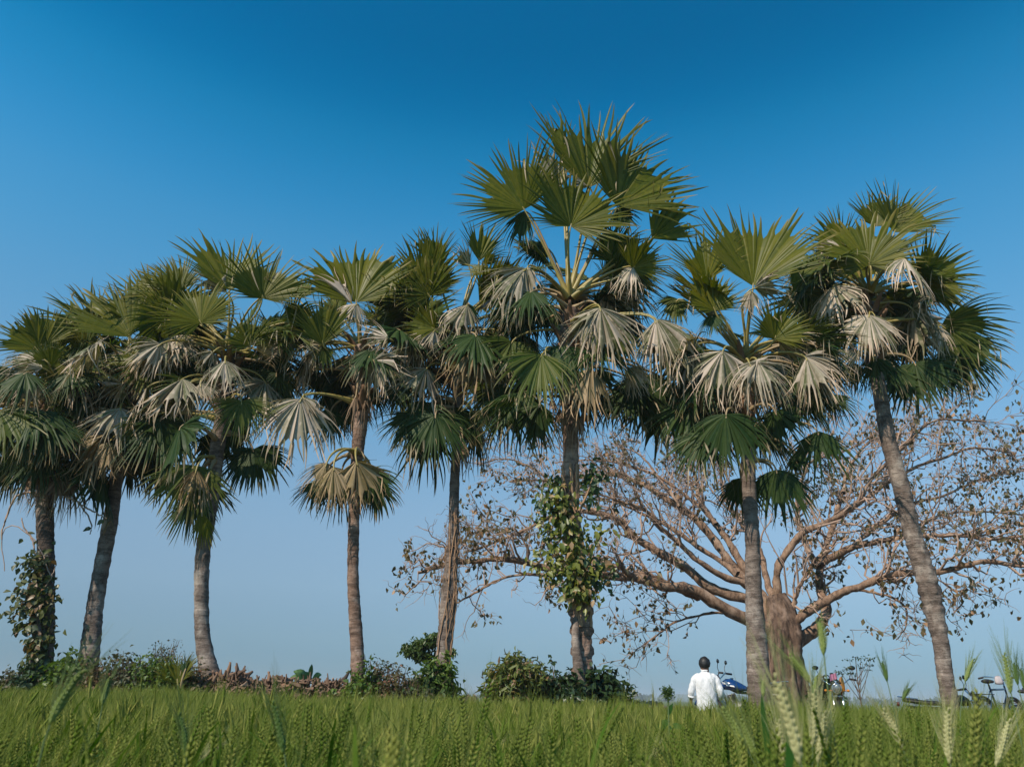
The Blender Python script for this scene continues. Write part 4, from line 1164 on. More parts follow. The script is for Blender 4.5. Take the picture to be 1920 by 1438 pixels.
# dry umbel weed by the right hand motorcycles
rng = np.random.default_rng(54)
uw = thing('dry_weed', 'tall thin dry weed with flat seed heads against the sky', 'weed', (P(1612, 1300, 15)[0], 15.0, bank_z(9.6, 15)))
main = resample([[P(1612, 1300, 15)[0], 15, bank_z(9.6, 15)], P(1612, 1300, 15), P(1608, 1275, 15), P(1604, 1232, 15)], 12)
V, Q = tubes(main[None], np.linspace(0.018, 0.006, 12)[None], 5); obj('stem', V, Q, bush_stem, uw)
hp, hr, hc = [], [], []
for (x, y) in [(1592, 1236), (1604, 1231), (1614, 1235), (1618, 1243), (1585, 1252), (1578, 1262), (1590, 1250), (1628, 1232), (1633, 1236), (1615, 1250), (1627, 1255), (1632, 1246), (1597, 1262), (1575, 1258)]:
    k = int(np.clip((1300 - y) / 75 * 8 + 1, 3, 9)); e_ = P(x, y, 15 + rng.uniform(-.2, .2))
    q_ = resample([main[k], (main[k] + e_) / 2 + [0, 0, -0.04], e_], 6); hp.append(q_); hr.append(np.linspace(0.007, 0.003, 6))
    for _ in range(10):
        hc.append(e_ + rng.normal(0, 1, 3) * [0.05, 0.05, 0.012])
V, Q = tubes(np.array(hp), np.array(hr), 4); tag(obj('branches', V, Q, bush_stem, uw), kind='stuff')
V, Q, rnd = leaf_cloud(np.array(hc), rng.normal(0, 1, (len(hc), 3)) + [0, 0, 1.2], 0.05, 0.03, rng)
tag(obj('seed_heads', V, Q, BM['dark'], uw, attrs=dict(rnd=rnd)), kind='stuff')

# ---------------------------------------------------------------- pile of dry palm stalks
rng = np.random.default_rng(61)
PY = 14.3
x_l, x_r = P(362, 1300, PY)[0], P(655, 1300, PY)[0]
pile = thing('stick_pile', 'long heap of dry brown palm stalk ends between two palm trunks', 'stick pile', ((x_l + x_r) / 2, PY, 0.3))
pm = []
for i, c in enumerate([(0.17, 0.10, 0.065), (0.10, 0.06, 0.04), (0.30, 0.20, 0.14), (0.05, 0.035, 0.025), (0.22, 0.125, 0.075)]):
    pm.append(plain('dry_stalk_%s' % 'abcde'[i], c, 0.85, var=0.45, scale=7))
pieces = []
for i in range(10):
    r = np.random.default_rng(100 + i); mb = MB()
    L = r.uniform(0.10, 0.26); k = 6; t = np.linspace(0, 1, k); cv_ = r.uniform(-0.5, 0.5) * L
    rings = []
    for s_ in t:
        w_ = (0.05 * (1 - s_) ** 1.5 + 0.022) * r.uniform(0.9, 1.1); h_ = 0.022 + 0.012 * (1 - s_)
        a = np.linspace(0, 2 * math.pi, 6, endpoint=False)
        rings.append(np.stack([np.cos(a) * w_ + 0 * a, s_ * L + 0 * a, np.sin(a) * h_ + cv_ * s_ ** 2 + 0.03 * np.cos(2 * a) * (1 - s_)], 1))
    mb.loft(rings)
    pieces.append(mesh_np('stalk', np.concatenate(mb.V), mb.faces(), pm[i % 5], False))
def pile_top(x):
    xp = np.interp(x, [x_l, x_r], [362, 655])
    y = np.interp(xp, [362, 385, 405, 430, 450, 470, 490, 520, 560, 590, 610, 640, 655], [1292, 1276, 1268, 1260, 1254, 1266, 1274, 1268, 1272, 1270, 1274, 1272, 1282])
    return P(xp, y, PY)[2] - 0.06
core = MB()
cx = np.linspace(x_l, x_r, 30); rings = []
for x in cx:
    h = pile_top(x) - 0.3 - 0.12; a = np.linspace(0, math.pi, 9)
    rings.append(np.stack([0 * a + x, PY + 0.1 + np.cos(a) * -0.45, 0.3 + np.sin(a) ** 0.7 * h], 1) + rng.normal(0, 0.03, (9, 3)))
core.add(np.array(rings).reshape(-1, 3), grid_quads(30, 9, False))
core.build('heap_core', pm[3], pile)
po = ORG[pile.name]
for i in range(300):
    x = rng.uniform(x_l, x_r); top = pile_top(x)
    if i < 50: z = top + rng.uniform(-0.08, 0.02)
    else: z = top - rng.uniform(0, 1) ** 1.2 * 0.42
    y = PY - 0.32 - 0.1 * (top - z) + rng.uniform(-0.08, 0.3) * (1 if z > top - 0.15 else 0.3)
    o = bpy.data.objects.new('stalk', pieces[rng.integers(10)]); COL.objects.link(o); o.parent = pile
    o.location = np.array([x, y, z]) - po
    if i < 9: o.rotation_euler = (rng.uniform(0.9, 2.0), rng.uniform(-.5, .5), rng.uniform(-.6, .6))
    else: o.rotation_euler = (rng.uniform(-1.4, 1.4), rng.uniform(-1.2, 1.2), rng.uniform(0, 6.28))
    s = rng.uniform(0.55, 1.0); o.scale = (s, s, s) if i >= 9 else (0.4 * s, s, 0.6 * s)
cv_, cf_, n0 = [], [], 0
for i in range(1500):
    me = pieces[rng.integers(10)]
    v = np.empty(len(me.vertices) * 3, np.float32); me.vertices.foreach_get('co', v); v = v.reshape(-1, 3) * rng.uniform(0.3, 0.6)
    R = np.array(Matrix.Rotation(rng.uniform(0, 6.28), 3, 'Z') @ Matrix.Rotation(rng.uniform(-1.5, 1.5), 3, 'X') @ Matrix.Rotation(rng.uniform(-1.5, 1.5), 3, 'Y'))
    x = rng.uniform(x_l, x_r); top = pile_top(x); z = top + 0.02 - rng.uniform(0, 1) * 0.5
    v = v @ R.T + np.array([x, PY - 0.30 - 0.2 * (top - z) + rng.uniform(-0.1, 0.12), z])
    q = np.array([p.vertices[:] for p in me.polygons if len(p.vertices) == 4])
    cv_.append(v); cf_.append(q + n0); n0 += len(v)
tag(obj('scraps', np.concatenate(cv_), np.concatenate(cf_), plain('dry_scraps', (0.17, 0.105, 0.07), 0.9, var=0.7, scale=9), pile), kind='stuff')

# ---------------------------------------------------------------- earth mound, bench, dry litter
rng = np.random.default_rng(71)
def mound(name, xa, xb, top, Y, seed, dy=0.5):
    r = np.random.default_rng(seed)
    x0, x1 = P(xa, 1315, Y)[0], P(xb, 1315, Y)[0]; h = P((xa + xb) / 2, top, Y)[2]
    xs = np.linspace(x0, x1, 34); v = np.linspace(0, math.pi, 12)
    Xg, Vg = np.meshgrid(xs, v, indexing='ij')
    e = np.clip(np.minimum(Xg - x0, x1 - Xg) / (0.28 * (x1 - x0)), 0, 1) ** 0.6
    Zg = 0.15 + (h - 0.15) * e * np.sin(Vg) ** 0.8 * (1 + r.normal(0, 0.035, Xg.shape)); Yg = Y - np.cos(Vg) * dy * 1.4
    tag(obj(name, np.stack([Xg, Yg, Zg], -1).reshape(-1, 3), grid_quads(34, 12, False), dm, smooth=False), kind='structure')
mound('earth_mound', 1178, 1262, 1314, 15.6, 1)
mound('earth_mound', 1000, 1062, 1296, 14.9, 2)
mound('earth_mound', 845, 912, 1304, 14.6, 3)
# dry litter heap between the bushes
lit = thing('dry_branch_heap', 'small heap of dry orange brown palm scraps beside the lance leaved bush', 'dry heap', (P(1022, 1300, 14.0)[0], 14.0, 0.35))
po = ORG[lit.name]
for i in range(60):
    o = bpy.data.objects.new('stalk', pieces[(0, 2, 4, 4, 9)[rng.integers(5)]]); COL.objects.link(o); o.parent = lit
    q = P(rng.normal(1025, 14), 1300, 14.0 + rng.normal(0, .1)); q[2] = rng.uniform(0.4, 1.16)
    o.location = q - po; o.rotation_euler = rng.uniform(-1.5, 1.5, 3); s = rng.uniform(0.4, 0.8); o.scale = (s, s, s)

M['wood_dark'] = plain('old_dark_wood', (0.09, 0.07, 0.06), 0.8, var=0.4, scale=4)
BY = 14.3
bx0, bx1 = P(1196, 1325, BY)[0], P(1312, 1325, BY)[0]
bz = P(1250, 1323, BY)[2]
bench = thing('wooden_bench', 'low dark wooden plank bench behind the man in the white shirt', 'bench', ((bx0 + bx1) / 2, BY, 0.38))
for j in range(3):
    mb = MB(); mb.box(((bx0 + bx1) / 2 + rng.uniform(-.03, .03), BY - 0.16 + 0.155 * j, bz - 0.02 + rng.uniform(-.004, .004)), (bx1 - bx0, 0.14, 0.04)); mb.build('plank', M['wood_dark'], bench, smooth=False)
for x in (bx0 + 0.08, bx1 - 0.08):
    for y in (BY - 0.17, BY + 0.14):
        mb = MB(); mb.box((x, y, (0.3 + bz - 0.04) / 2), (0.06, 0.06, bz - 0.04 - 0.3)); mb.build('leg', M['wood_dark'], bench, smooth=False)
mb = MB(); mb.box(((bx0 + bx1) / 2, BY - 0.19, bz - 0.085), (bx1 - bx0 - 0.1, 0.03, 0.08)); mb.build('rail', M['wood_dark'], bench, smooth=False)


# ---------------------------------------------------------------- the man
def skin_body(verts, edges, radii, root_i, mat, name, parent, subdiv=2):
    me = bpy.data.meshes.new(name); me.from_pydata([tuple(v) for v in verts], edges, [])
    o = bpy.data.objects.new(name, me); COL.objects.link(o)
    mod = o.modifiers.new('skin', 'SKIN'); mod.use_smooth_shade = True
    for i, r in enumerate(radii):
        d = me.skin_vertices[0].data[i]
        d.radius = (r, r) if isinstance(r, (int, float)) else r
        d.use_root = i == root_i
    s = o.modifiers.new('sub', 'SUBSURF'); s.levels = subdiv; s.render_levels = subdiv
    bpy.context.view_layer.update()
    ev = o.evaluated_get(bpy.context.evaluated_depsgraph_get())
    nm = bpy.data.meshes.new_from_object(ev)
    o.modifiers.clear(); o.data = nm; nm.name = name
    nm.materials.clear(); nm.materials.append(mat)
    o.parent = parent
    return o


MY = 13.2
mx = P(1327, 1330, MY)[0]
skin_m = plain('brown_skin', (0.13, 0.065, 0.04), 0.5, var=0.1)
shirt_m, nt, b, out = new_mat('white_cotton')
n_ = noise(nt, 30, 3, objcoord(nt)); nt.links.new(mixc(nt, n_, (0.66, 0.67, 0.69), (0.76, 0.76, 0.77)), b.inputs['Base Color']); b.inputs['Roughness'].default_value = 0.9
bp = N(nt, 'ShaderNodeBump'); bp.inputs['Strength'].default_value = 0.8; bp.inputs['Distance'].default_value = 0.05
nt.links.new(noise(nt, 8.0, 3, objcoord(nt, (1, 1, 0.5))), bp.inputs['Height']); nt.links.new(bp.outputs[0], b.inputs['Normal'])
jean_m = plain('faded_blue_jeans', (0.05, 0.075, 0.11), 0.85, var=0.35, scale=12)
hair_m = plain('black_hair', (0.012, 0.011, 0.011), 0.5, var=0.4, scale=40)
shoe_m = plain('dark_shoe', (0.04, 0.03, 0.025), 0.5)
man = thing('person', 'man seen from behind in a loose white shirt with rolled sleeves', 'person', (mx, MY, 0.02), rotz=RAD(-14))
man.scale = (0.84, 0.95, 1.0)
# joints (x right, y forward, z up); 1.66 m tall
J = []; E_ = []; R_ = []
def j(p, r, par=None):
    J.append(p); R_.append(r)
    if par is not None: E_.append((par, len(J) - 1))
    return len(J) - 1
pel = j((0, 0, 0.86), (0.135, 0.10)); wa = j((0, 0.01, 1.00), (0.125, 0.09), pel); ch = j((0, 0.0, 1.18), (0.15, 0.10), wa); up = j((0, -0.01, 1.32), (0.12, 0.08), ch)
ne = j((0.0, 0.005, 1.42), 0.058, up); hb = j((0.005, 0.02, 1.50), (0.086, 0.082), ne); ht = j((0.008, 0.02, 1.59), (0.090, 0.088), hb); top_ = j((0.008, 0.015, 1.635), (0.05, 0.06), ht)
nose = j((0.010, 0.115, 1.525), 0.012, hb)
earl = j((-0.098, 0.015, 1.525), 0.014, hb); earr = j((0.112, 0.015, 1.525), 0.014, hb)
def arm(s, el, wr, hd):
    sh = j((s * 0.175, 0.0, 1.335), 0.050, up); m1 = j(tuple((np.array((s * 0.175, 0, 1.335)) + np.array(el)) / 2), 0.047, sh)
    e = j(el, 0.040, m1); f = j(tuple(np.array(el) * 0.6 + np.array(wr) * 0.4), 0.040, e); w = j(wr, 0.027, f)
    d = nrm(np.array(hd) - np.array(wr)); pa = j(tuple(np.array(wr) + d * 0.05), (0.040, 0.020), w)
    lat = nrm(np.cross(d, [s * 1.0, 0.3, 0.0]))
    for k, (o_, l_) in enumerate([(-0.030, 0.062), (-0.010, 0.074), (0.010, 0.070), (0.030, 0.055)]):
        b0 = np.array(wr) + d * 0.09 + lat * o_; k0 = j(tuple(b0), 0.0095, pa); k1 = j(tuple(b0 + d * l_ * 0.5 + np.array([-s * 0.006, 0, 0])), 0.0085, k0)
        j(tuple(b0 + d * l_ * 0.9 + np.array([-s * 0.022, 0, 0])), 0.007, k1)
    t0 = j(tuple(np.array(wr) + d * 0.035 - lat * 0.040), 0.012, pa); j(tuple(np.array(wr) + d * 0.085 - lat * 0.058 + np.array([-s * 0.015, 0, 0])), 0.009, t0)
arm(-1, (-0.285, -0.03, 1.125), (-0.305, 0.02, 0.945), (-0.30, 0.04, 0.85))
arm(1, (0.275, -0.03, 1.09), (0.235, 0.19, 1.03), (0.20, 0.30, 1.02))
for s in (-1, 1):
    hp_ = j((s * 0.10, 0, 0.80), 0.090, pel); kn = j((s * 0.11, 0.02, 0.47), 0.058, hp_); ca = j((s * 0.115, -0.01, 0.33), 0.052, kn); an = j((s * 0.12, -0.02, 0.09), 0.036, ca); j((s * 0.135, 0.13, 0.035), 0.032, an)
skin_body(J, E_, R_, pel, skin_m, 'body', man)
def ell_ring(c, rx, ry, n=28, sq=2.0):
    a = np.linspace(0, 2 * math.pi, n, endpoint=False)
    return np.stack([c[0] + rx * np.sign(np.cos(a)) * np.abs(np.cos(a)) ** (2 / sq), c[1] + ry * np.sign(np.sin(a)) * np.abs(np.sin(a)) ** (2 / sq), 0 * a + c[2]], 1)
mrng = np.random.default_rng(9)
mb = MB(); rings = []
for (z, rx, ry, cy) in [(0.79, 0.218, 0.155, 0.0), (0.80, 0.220, 0.157, 0.0), (0.88, 0.205, 0.148, 0), (0.97, 0.192, 0.138, 0.0), (1.07, 0.192, 0.135, -0.005), (1.17, 0.200, 0.135, -0.012), (1.26, 0.208, 0.128, -0.015), (1.325, 0.212, 0.118, -0.012), (1.37, 0.175, 0.098, -0.008), (1.405, 0.105, 0.075, -0.003), (1.425, 0.072, 0.066, 0.0), (1.455, 0.064, 0.062, 0.005), (1.462, 0.060, 0.058, 0.006)]:
    r = ell_ring((0, cy, z), rx, ry, 36, 2.4)
    a = np.linspace(0, 2 * math.pi, 36, endpoint=False)
    if z < 1.3:
        wr_ = 0.010 * np.sin(a * 5 + z * 9) + 0.008 * np.sin(a * 9 - z * 23) + mrng.normal(0, 0.003, 36)
        r[:, :2] *= (1 + wr_ / 0.2 * (1.5 - z))[:, None]
    if z < 0.85: r[:, 2] -= 0.035 * np.abs(np.sin(a))
    rings.append(r)
mb.loft(rings, cap=False); shirt = mb.build('shirt', shirt_m, man, local=True)
def sleeve(pts, rads):
    pts = resample(pts, 14); rr = np.interp(np.linspace(0, 1, 14), np.linspace(0, 1, len(rads)), rads) * (1 + 0.07 * np.sin(np.arange(14) * 1.9))
    V, Q = tubes(pts[None], rr[None], 16); return obj('sleeve', V, Q, shirt_m, shirt, smooth=True, local=True)
sleeve([(-0.11, -0.005, 1.335), (-0.185, -0.005, 1.315), (-0.235, -0.012, 1.23), (-0.285, -0.03, 1.125), (-0.293, -0.008, 1.05)], [0.070, 0.074, 0.070, 0.064, 0.056])
sleeve([(0.11, -0.005, 1.335), (0.185, -0.005, 1.315), (0.235, -0.015, 1.22), (0.275, -0.03, 1.09), (0.258, 0.09, 1.055)], [0.070, 0.074, 0.070, 0.066, 0.058])
mb = MB(); mb.torus((-0.293, -0.008, 1.05), (-0.03, 0.06, -0.2), 0.052, 0.016, 18, 7); mb.torus((0.258, 0.09, 1.055), (-0.05, 0.3, -0.06), 0.054, 0.016, 18, 7); mb.build('cuffs', shirt_m, shirt, local=True)
mb = MB(); mb.torus((0, 0.006, 1.455), (0, -0.25, 1), 0.066, 0.016, 24, 7); mb.build('collar', shirt_m, shirt, local=True)
# hair: thick on top, tapering to the nape
nu, nv = 36, 16
th = np.linspace(0, 1, nv)[:, None]; ph = np.linspace(0, 2 * math.pi, nu, endpoint=False)[None]
back = (1 - np.sin(ph)) / 2
lim = 1.05 + 1.15 * back ** 1.2
t_ = th * lim
bx = (1.10 + 0.10 * np.clip(1 - t_ / 1.6, 0, 1)) * (1 + mrng.normal(0, 0.022, (nv, nu)))
V = np.stack([0.008 + 0.104 * np.sin(t_) * np.cos(ph) * bx, 0.015 + 0.097 * np.sin(t_) * np.sin(ph) * bx, 1.545 + 0.100 * np.cos(t_) * bx], -1).reshape(-1, 3)
obj('hair', V, grid_quads(nv, nu, True), hair_m, man, smooth=True, local=True)
mb = MB()
for s in (-1, 1):
    mb.ball((0.008 + s * 0.030, 0.098, 1.545), 0.011, nu=8, nv=6)
mb.build('eyes', plain('eye_white', (0.6, 0.58, 0.55), 0.2), man, local=True)
mb = MB()
mb.loft([ell_ring((0, 0, z), rx, ry, 24) for z, rx, ry in [(0.74, 0.168, 0.122), (0.80, 0.165, 0.12), (0.90, 0.16, 0.115), (0.98, 0.15, 0.11)]], cap=False)
for s in (-1, 1):
    mb.loft([ell_ring((s * x, y, z), r, r * 1.05, 20) for z, x, y, r in [(0.85, 0.085, 0.0, 0.098), (0.70, 0.098, 0.01, 0.093), (0.48, 0.11, 0.02, 0.074), (0.30, 0.115, -0.01, 0.068), (0.12, 0.12, -0.015, 0.066), (0.07, 0.12, -0.015, 0.068)]], cap=False)
mb.build('jeans', jean_m, man, local=True)
for s in (-1, 1):
    mb = MB(); mb.ball((s * 0.13, 0.055, 0.05), (0.05, 0.14, 0.05)); mb.build('shoe', shoe_m, man, local=True)

# ---------------------------------------------------------------- motorcycles and bicycle
chrome = plain('chrome', (0.75, 0.76, 0.78), 0.14, 1.0, var=0.05)
rubber = plain('black_rubber', (0.02, 0.02, 0.022), 0.7)
black = plain('black_paint', (0.018, 0.018, 0.02), 0.3)
engine_m = plain('engine_alloy', (0.22, 0.22, 0.23), 0.45, 0.8)
seat_m = plain('black_vinyl', (0.02, 0.019, 0.019), 0.5, var=0.3)
glass_m = plain('lamp_glass', (0.28, 0.30, 0.31), 0.06, 0.6, var=0.03)
red_m = plain('red_lens', (0.10, 0.01, 0.01), 0.2)
orange_m = plain('orange_lens', (0.6, 0.22, 0.02), 0.25)
white_m = plain('white_decal', (0.78, 0.78, 0.78), 0.35, var=0.03)
blue_m = plain('blue_paint', (0.008, 0.045, 0.17), 0.18, var=0.1)
mirror_m = plain('mirror_glass', (0.10, 0.13, 0.15), 0.05, 0.9)
MG = 'two wheelers parked on the bank'


def wheel(root, y, tyre_r, w, name, spokes=12):
    mb = MB(); mb.torus((0, y, tyre_r), (1, 0, 0), tyre_r - w * 0.5, w * 0.5, 32, 9); wh = mb.build('wheel', rubber, root, local=True)
    mb = MB(); mb.torus((0, y, tyre_r), (1, 0, 0), tyre_r - w * 0.95, w * 0.22, 28, 6); mb.build('rim', chrome, wh, local=True)
    mb = MB(); mb.tube([(-0.07, y, tyre_r), (0.07, y, tyre_r)], 0.035 if w > .05 else 0.02, 10)
    for k in range(spokes):
        a = k * 2 * math.pi / spokes; rr = tyre_r - w
        mb.tube([(0.03 * (-1) ** k, y, tyre_r), (0, y + math.cos(a) * rr, tyre_r + math.sin(a) * rr)], 0.004, 4)
    mb.build('spokes', chrome, wh, local=True)
    return wh


def motorcycle(label, x, Y, yaw, paint, decal=None, zoff=0.0):
    r = thing('motorcycle', label, 'motorcycle', (x, Y, bank_z(x, Y) - 0.01 + zoff), MG, rotz=yaw)
    wheel(r, 0.64, 0.30, 0.08, 'front'); wheel(r, -0.60, 0.29, 0.095, 'rear')
    mb = MB()
    for s in (-1, 1): mb.tube([(s * 0.085, 0.64, 0.30), (s * 0.085, 0.52, 0.62), (s * 0.085, 0.43, 0.86)], [0.024, 0.022, 0.019], 8)
    mb.box((0, 0.44, 0.84), (0.22, 0.06, 0.03)); mb.box((0, 0.475, 0.74), (0.21, 0.05, 0.03)); mb.build('fork', chrome, r, local=True)
    mb = MB(); mb.torus((0, 0.64, 0.30), (1, 0, 0), 0.335, 0.035, 22, 7, arc=0.42); v = mb.V[0]
    ang = RAD(20); rot = np.array([[1, 0, 0], [0, math.cos(ang), -math.sin(ang)], [0, math.sin(ang), math.cos(ang)]])
    c = np.array([0, 0.64, 0.30]); dlt = (v - c); mb.V[0] = c + np.stack([dlt[:, 0] * 1.5, dlt[:, 1], np.abs(dlt[:, 2])], 1)
    mb.build('front_mudguard', paint, r, local=True)
    mb = MB(); mb.tube([(0, 0.40, 0.84), (0, 0.10, 0.70), (0, -0.25, 0.68), (0, -0.72, 0.72)], 0.025, 8); mb.tube([(0, 0.40, 0.80), (0, 0.28, 0.40), (0, 0.0, 0.25), (0, -0.25, 0.35), (0, -0.25, 0.68)], 0.022, 8)
    for s in (-1, 1): mb.tube([(s * 0.1, -0.25, 0.36), (s * 0.1, -0.60, 0.29)], 0.022, 8); mb.tube([(s * 0.12, -0.60, 0.30), (s * 0.12, -0.50, 0.64)], 0.03, 8)
    mb.build('frame', black, r, local=True)
    mb = MB(); rings = []
    for t, w_, h_, z_ in [(0.0, .05, .05, .80), (.06, .105, .085, .81), (.2, .14, .115, .83), (.4, .145, .12, .825), (.6, .13, .105, .80), (.8, .10, .075, .775), (.95, .075, .045, .76), (1, .04, .02, .755)]:
        a = np.linspace(0, 2 * math.pi, 20, endpoint=False); rings.append(np.stack([np.cos(a) * w_, 0.40 - 0.52 * t + 0 * a, z_ + np.sin(a) * h_ * np.where(np.sin(a) > 0, 1, 0.75)], 1))
    mb.loft(rings); tk = mb.build('tank', paint, r, local=True)
    mb = MB(); mb.tube([(0, 0.18, 0.935), (0, 0.18, 0.957)], 0.035, 12); mb.build('fuel_cap', chrome, tk, local=True)
    if decal is not None:
        for s in (-1, 1):
            mb = MB()
            for (y0, z0, y1, z1, hh) in [(0.34, 0.865, 0.20, 0.835, 0.040), (0.27, 0.825, 0.10, 0.790, 0.028), (0.30, 0.895, 0.24, 0.875, 0.024)]:
                a_, b_ = np.array([s * 0.149, y0, z0]), np.array([s * 0.152, y1, z1])
                mb.add([a_ + [0, 0, hh / 2], a_ - [0, 0.02, hh / 2], b_ - [0, 0, 0], b_ + [-s * 0.006, 0.02, hh]], [[0, 1, 2, 3]])
            mb.build('decal', decal, tk, smooth=False, local=True)
    mb = MB(); rings = []
    for y, w_, z_, h_ in [(-0.10, .07, .775, .03), (-0.16, .115, .79, .045), (-0.35, .135, .79, .045), (-0.55, .13, .815, .045), (-0.72, .12, .835, .04), (-0.78, .08, .835, .02)]:
        a = np.linspace(0, 2 * math.pi, 16, endpoint=False); rings.append(np.stack([np.cos(a) * w_, y + 0 * a, z_ + np.sin(a) * h_], 1))
    mb.loft(rings); mb.build('seat', seat_m, r, local=True)
    mb = MB(); mb.torus((0, -0.60, 0.30), (1, 0, 0), 0.36, 0.04, 18, 6, arc=0.36); v = mb.V[0]; mb.V[0] = np.stack([v[:, 0] * 1.8, -0.60 - (v[:, 1] + 0.60), 0.30 + np.abs(v[:, 2] - 0.30)], 1)
    mb.build('rear_mudguard', black, r, local=True)
    mb = MB(); mb.tube([(-0.14, -0.5, 0.86), (-0.15, -0.85, 0.90), (0.15, -0.85, 0.90), (0.14, -0.5, 0.86)], 0.012, 6); mb.build('grab_rail', chrome, r, local=True)
    mb = MB(); mb.box((0, -0.86, 0.76), (0.13, 0.05, 0.08)); mb.build('tail_light', red_m, r, smooth=False, local=True)
    mb = MB(); mb.box((0, 0.06, 0.42), (0.24, 0.32, 0.24), taper=0.9); mb.tube([(0, 0.16, 0.5), (0, 0.22, 0.66)], 0.085, 12)
    for k in range(6): mb.box((0, 0.18 + 0.012 * k, 0.53 + 0.024 * k), (0.23, 0.19, 0.008))
    mb.build('engine', engine_m, r, smooth=False, local=True)
    mb = MB(); mb.tube([(0.06, 0.28, 0.56), (0.09, 0.33, 0.38), (0.14, 0.12, 0.24), (0.16, -0.3, 0.27)], 0.02, 8); mb.tube([(0.16, -0.3, 0.27), (0.17, -0.85, 0.37)], [0.035, 0.045], 10); mb.build('exhaust', chrome, r, local=True)
    for s in (-1, 1):
        mb = MB(); mb.loft([np.array([[s * 0.13, -0.12, 0.72], [s * 0.14, -0.42, 0.74], [s * 0.13, -0.36, 0.52], [s * 0.12, -0.14, 0.5]]), np.array([[s * 0.11, -0.12, 0.72], [s * 0.12, -0.42, 0.74], [s * 0.11, -0.36, 0.52], [s * 0.10, -0.14, 0.5]])]); mb.build('side_panel', paint, r, smooth=False, local=True)
    mb = MB(); mb.tube(resample([(-0.36, 0.27, 1.04), (-0.26, 0.35, 1.05), (-0.13, 0.42, 0.96), (0, 0.43, 0.93), (0.13, 0.42, 0.96), (0.26, 0.35, 1.05), (0.36, 0.27, 1.04)], 20), 0.012, 7); hbar = mb.build('handlebar', chrome, r, local=True)
    mb = MB()
    for s in (-1, 1):
        mb.tube([(s * 0.27, 0.345, 1.05), (s * 0.38, 0.255, 1.038)], 0.019, 8); mb.tube([(s * 0.27, 0.37, 1.055), (s * 0.40, 0.33, 1.03)], 0.007, 5)
    mb.build('grips', rubber, hbar, local=True)
    for s in (-1, 1):
        mb = MB(); mb.tube(resample([(s * 0.26, 0.35, 1.05), (s * 0.29, 0.37, 1.14), (s * 0.32, 0.35, 1.22)], 8), 0.006, 6); mb.ball((s * 0.335, 0.345, 1.255), (0.062, 0.022, 0.042), nu=14, nv=8); mi = mb.build('mirror', black, r, local=True)
        mb = MB(); mb.ball((s * 0.335, 0.330, 1.255), (0.052, 0.012, 0.034), nu=12, nv=6); mb.build('mirror_glass', mirror_m, mi, local=True)
        mb = MB(); mb.tube([(s * 0.08, 0.50, 0.84), (s * 0.18, 0.50, 0.84)], 0.008, 6); mb.ball((s * 0.20, 0.51, 0.84), (0.03, 0.035, 0.025)); mb.build('indicator', orange_m, r, local=True)
    mb = MB(); mb.ball((0, 0.535, 0.88), (0.095, 0.10, 0.10)); hl = mb.build('headlight', black if decal is None else paint, r, local=True)
    mb = MB(); mb.ball((0, 0.605, 0.88), (0.078, 0.045, 0.082)); mb.build('lens', glass_m, hl, local=True); mb = MB(); mb.torus((0, 0.60, 0.88), (0, 1, 0), 0.082, 0.012, 24, 6); mb.build('bezel', chrome, hl, local=True)
    mb = MB()
    for s in (-1, 1): mb.tube([(s * 0.055, 0.44, 0.985), (s * 0.055, 0.485, 0.955)], 0.045, 12)
    mb.build('gauges', black, r, local=True)
    mb = MB(); mb.tube([(-0.1, -0.05, 0.28), (-0.22, -0.12, 0.02)], 0.012, 6); mb.build('side_stand', black, r, local=True)
    return r


xb = P(1392, 1300, 15.6)[0]
motorcycle('blue motorcycle with white tank graphics parked behind the smooth grey palm trunk', xb, 15.6, RAD(62), blue_m, white_m)
xo = P(1568, 1300, 16.0)[0]
motorcycle('black motorcycle with an orange bag on its handlebar right of the fig trunk', xo, 16.0, RAD(160), black)
xr = P(1772, 1300, 15.8)[0]
motorcycle('black motorcycle partly hidden by the rightmost palm trunk', xr, 15.8, RAD(-115), black, None, -0.2)
# orange bag and pink cloth hanging on the second one
mb = MB(); q = P(1576, 1282, 15.55)
rings = []
for t, w_ in [(0, .01), (.08, .03), (.3, .05), (.6, .066), (.85, .07), (1, .04)]:
    rings.append(ell_ring((q[0] - 0.03 * t + 0.03, q[1], q[2] + 0.13 - 0.27 * t), w_, w_ * 0.7, 14))
mb.loft(rings); o = mb.build('orange_bag', plain('orange_plastic', (0.75, 0.27, 0.03), 0.35), None, org=q); tag(o, 'small orange bag hanging from the black motorcycle handlebar', 'bag')
q = P(1562, 1268, 15.55); mb = MB(); rg = np.random.default_rng(2)
xs_, zs_ = np.meshgrid(np.linspace(-0.06, 0.06, 8), np.linspace(0.05, -0.06, 7)); V = np.stack([xs_, 0.02 * np.sin(xs_ * 70) - 0.02, zs_ + xs_ * 0.3], -1).reshape(-1, 3) + q + rg.normal(0, .003, (56, 3))
Vb = V + [0, 0.008, 0]
g_ = grid_quads(7, 8, False); o = obj('pink_cloth', np.concatenate([V, Vb]), np.concatenate([g_, g_ + 56]), plain('pink_cotton', (0.55, 0.22, 0.34), 0.9), None, q, smooth=True); tag(o, 'small pink cloth draped on the black motorcycle by the dark scrub', 'cloth')


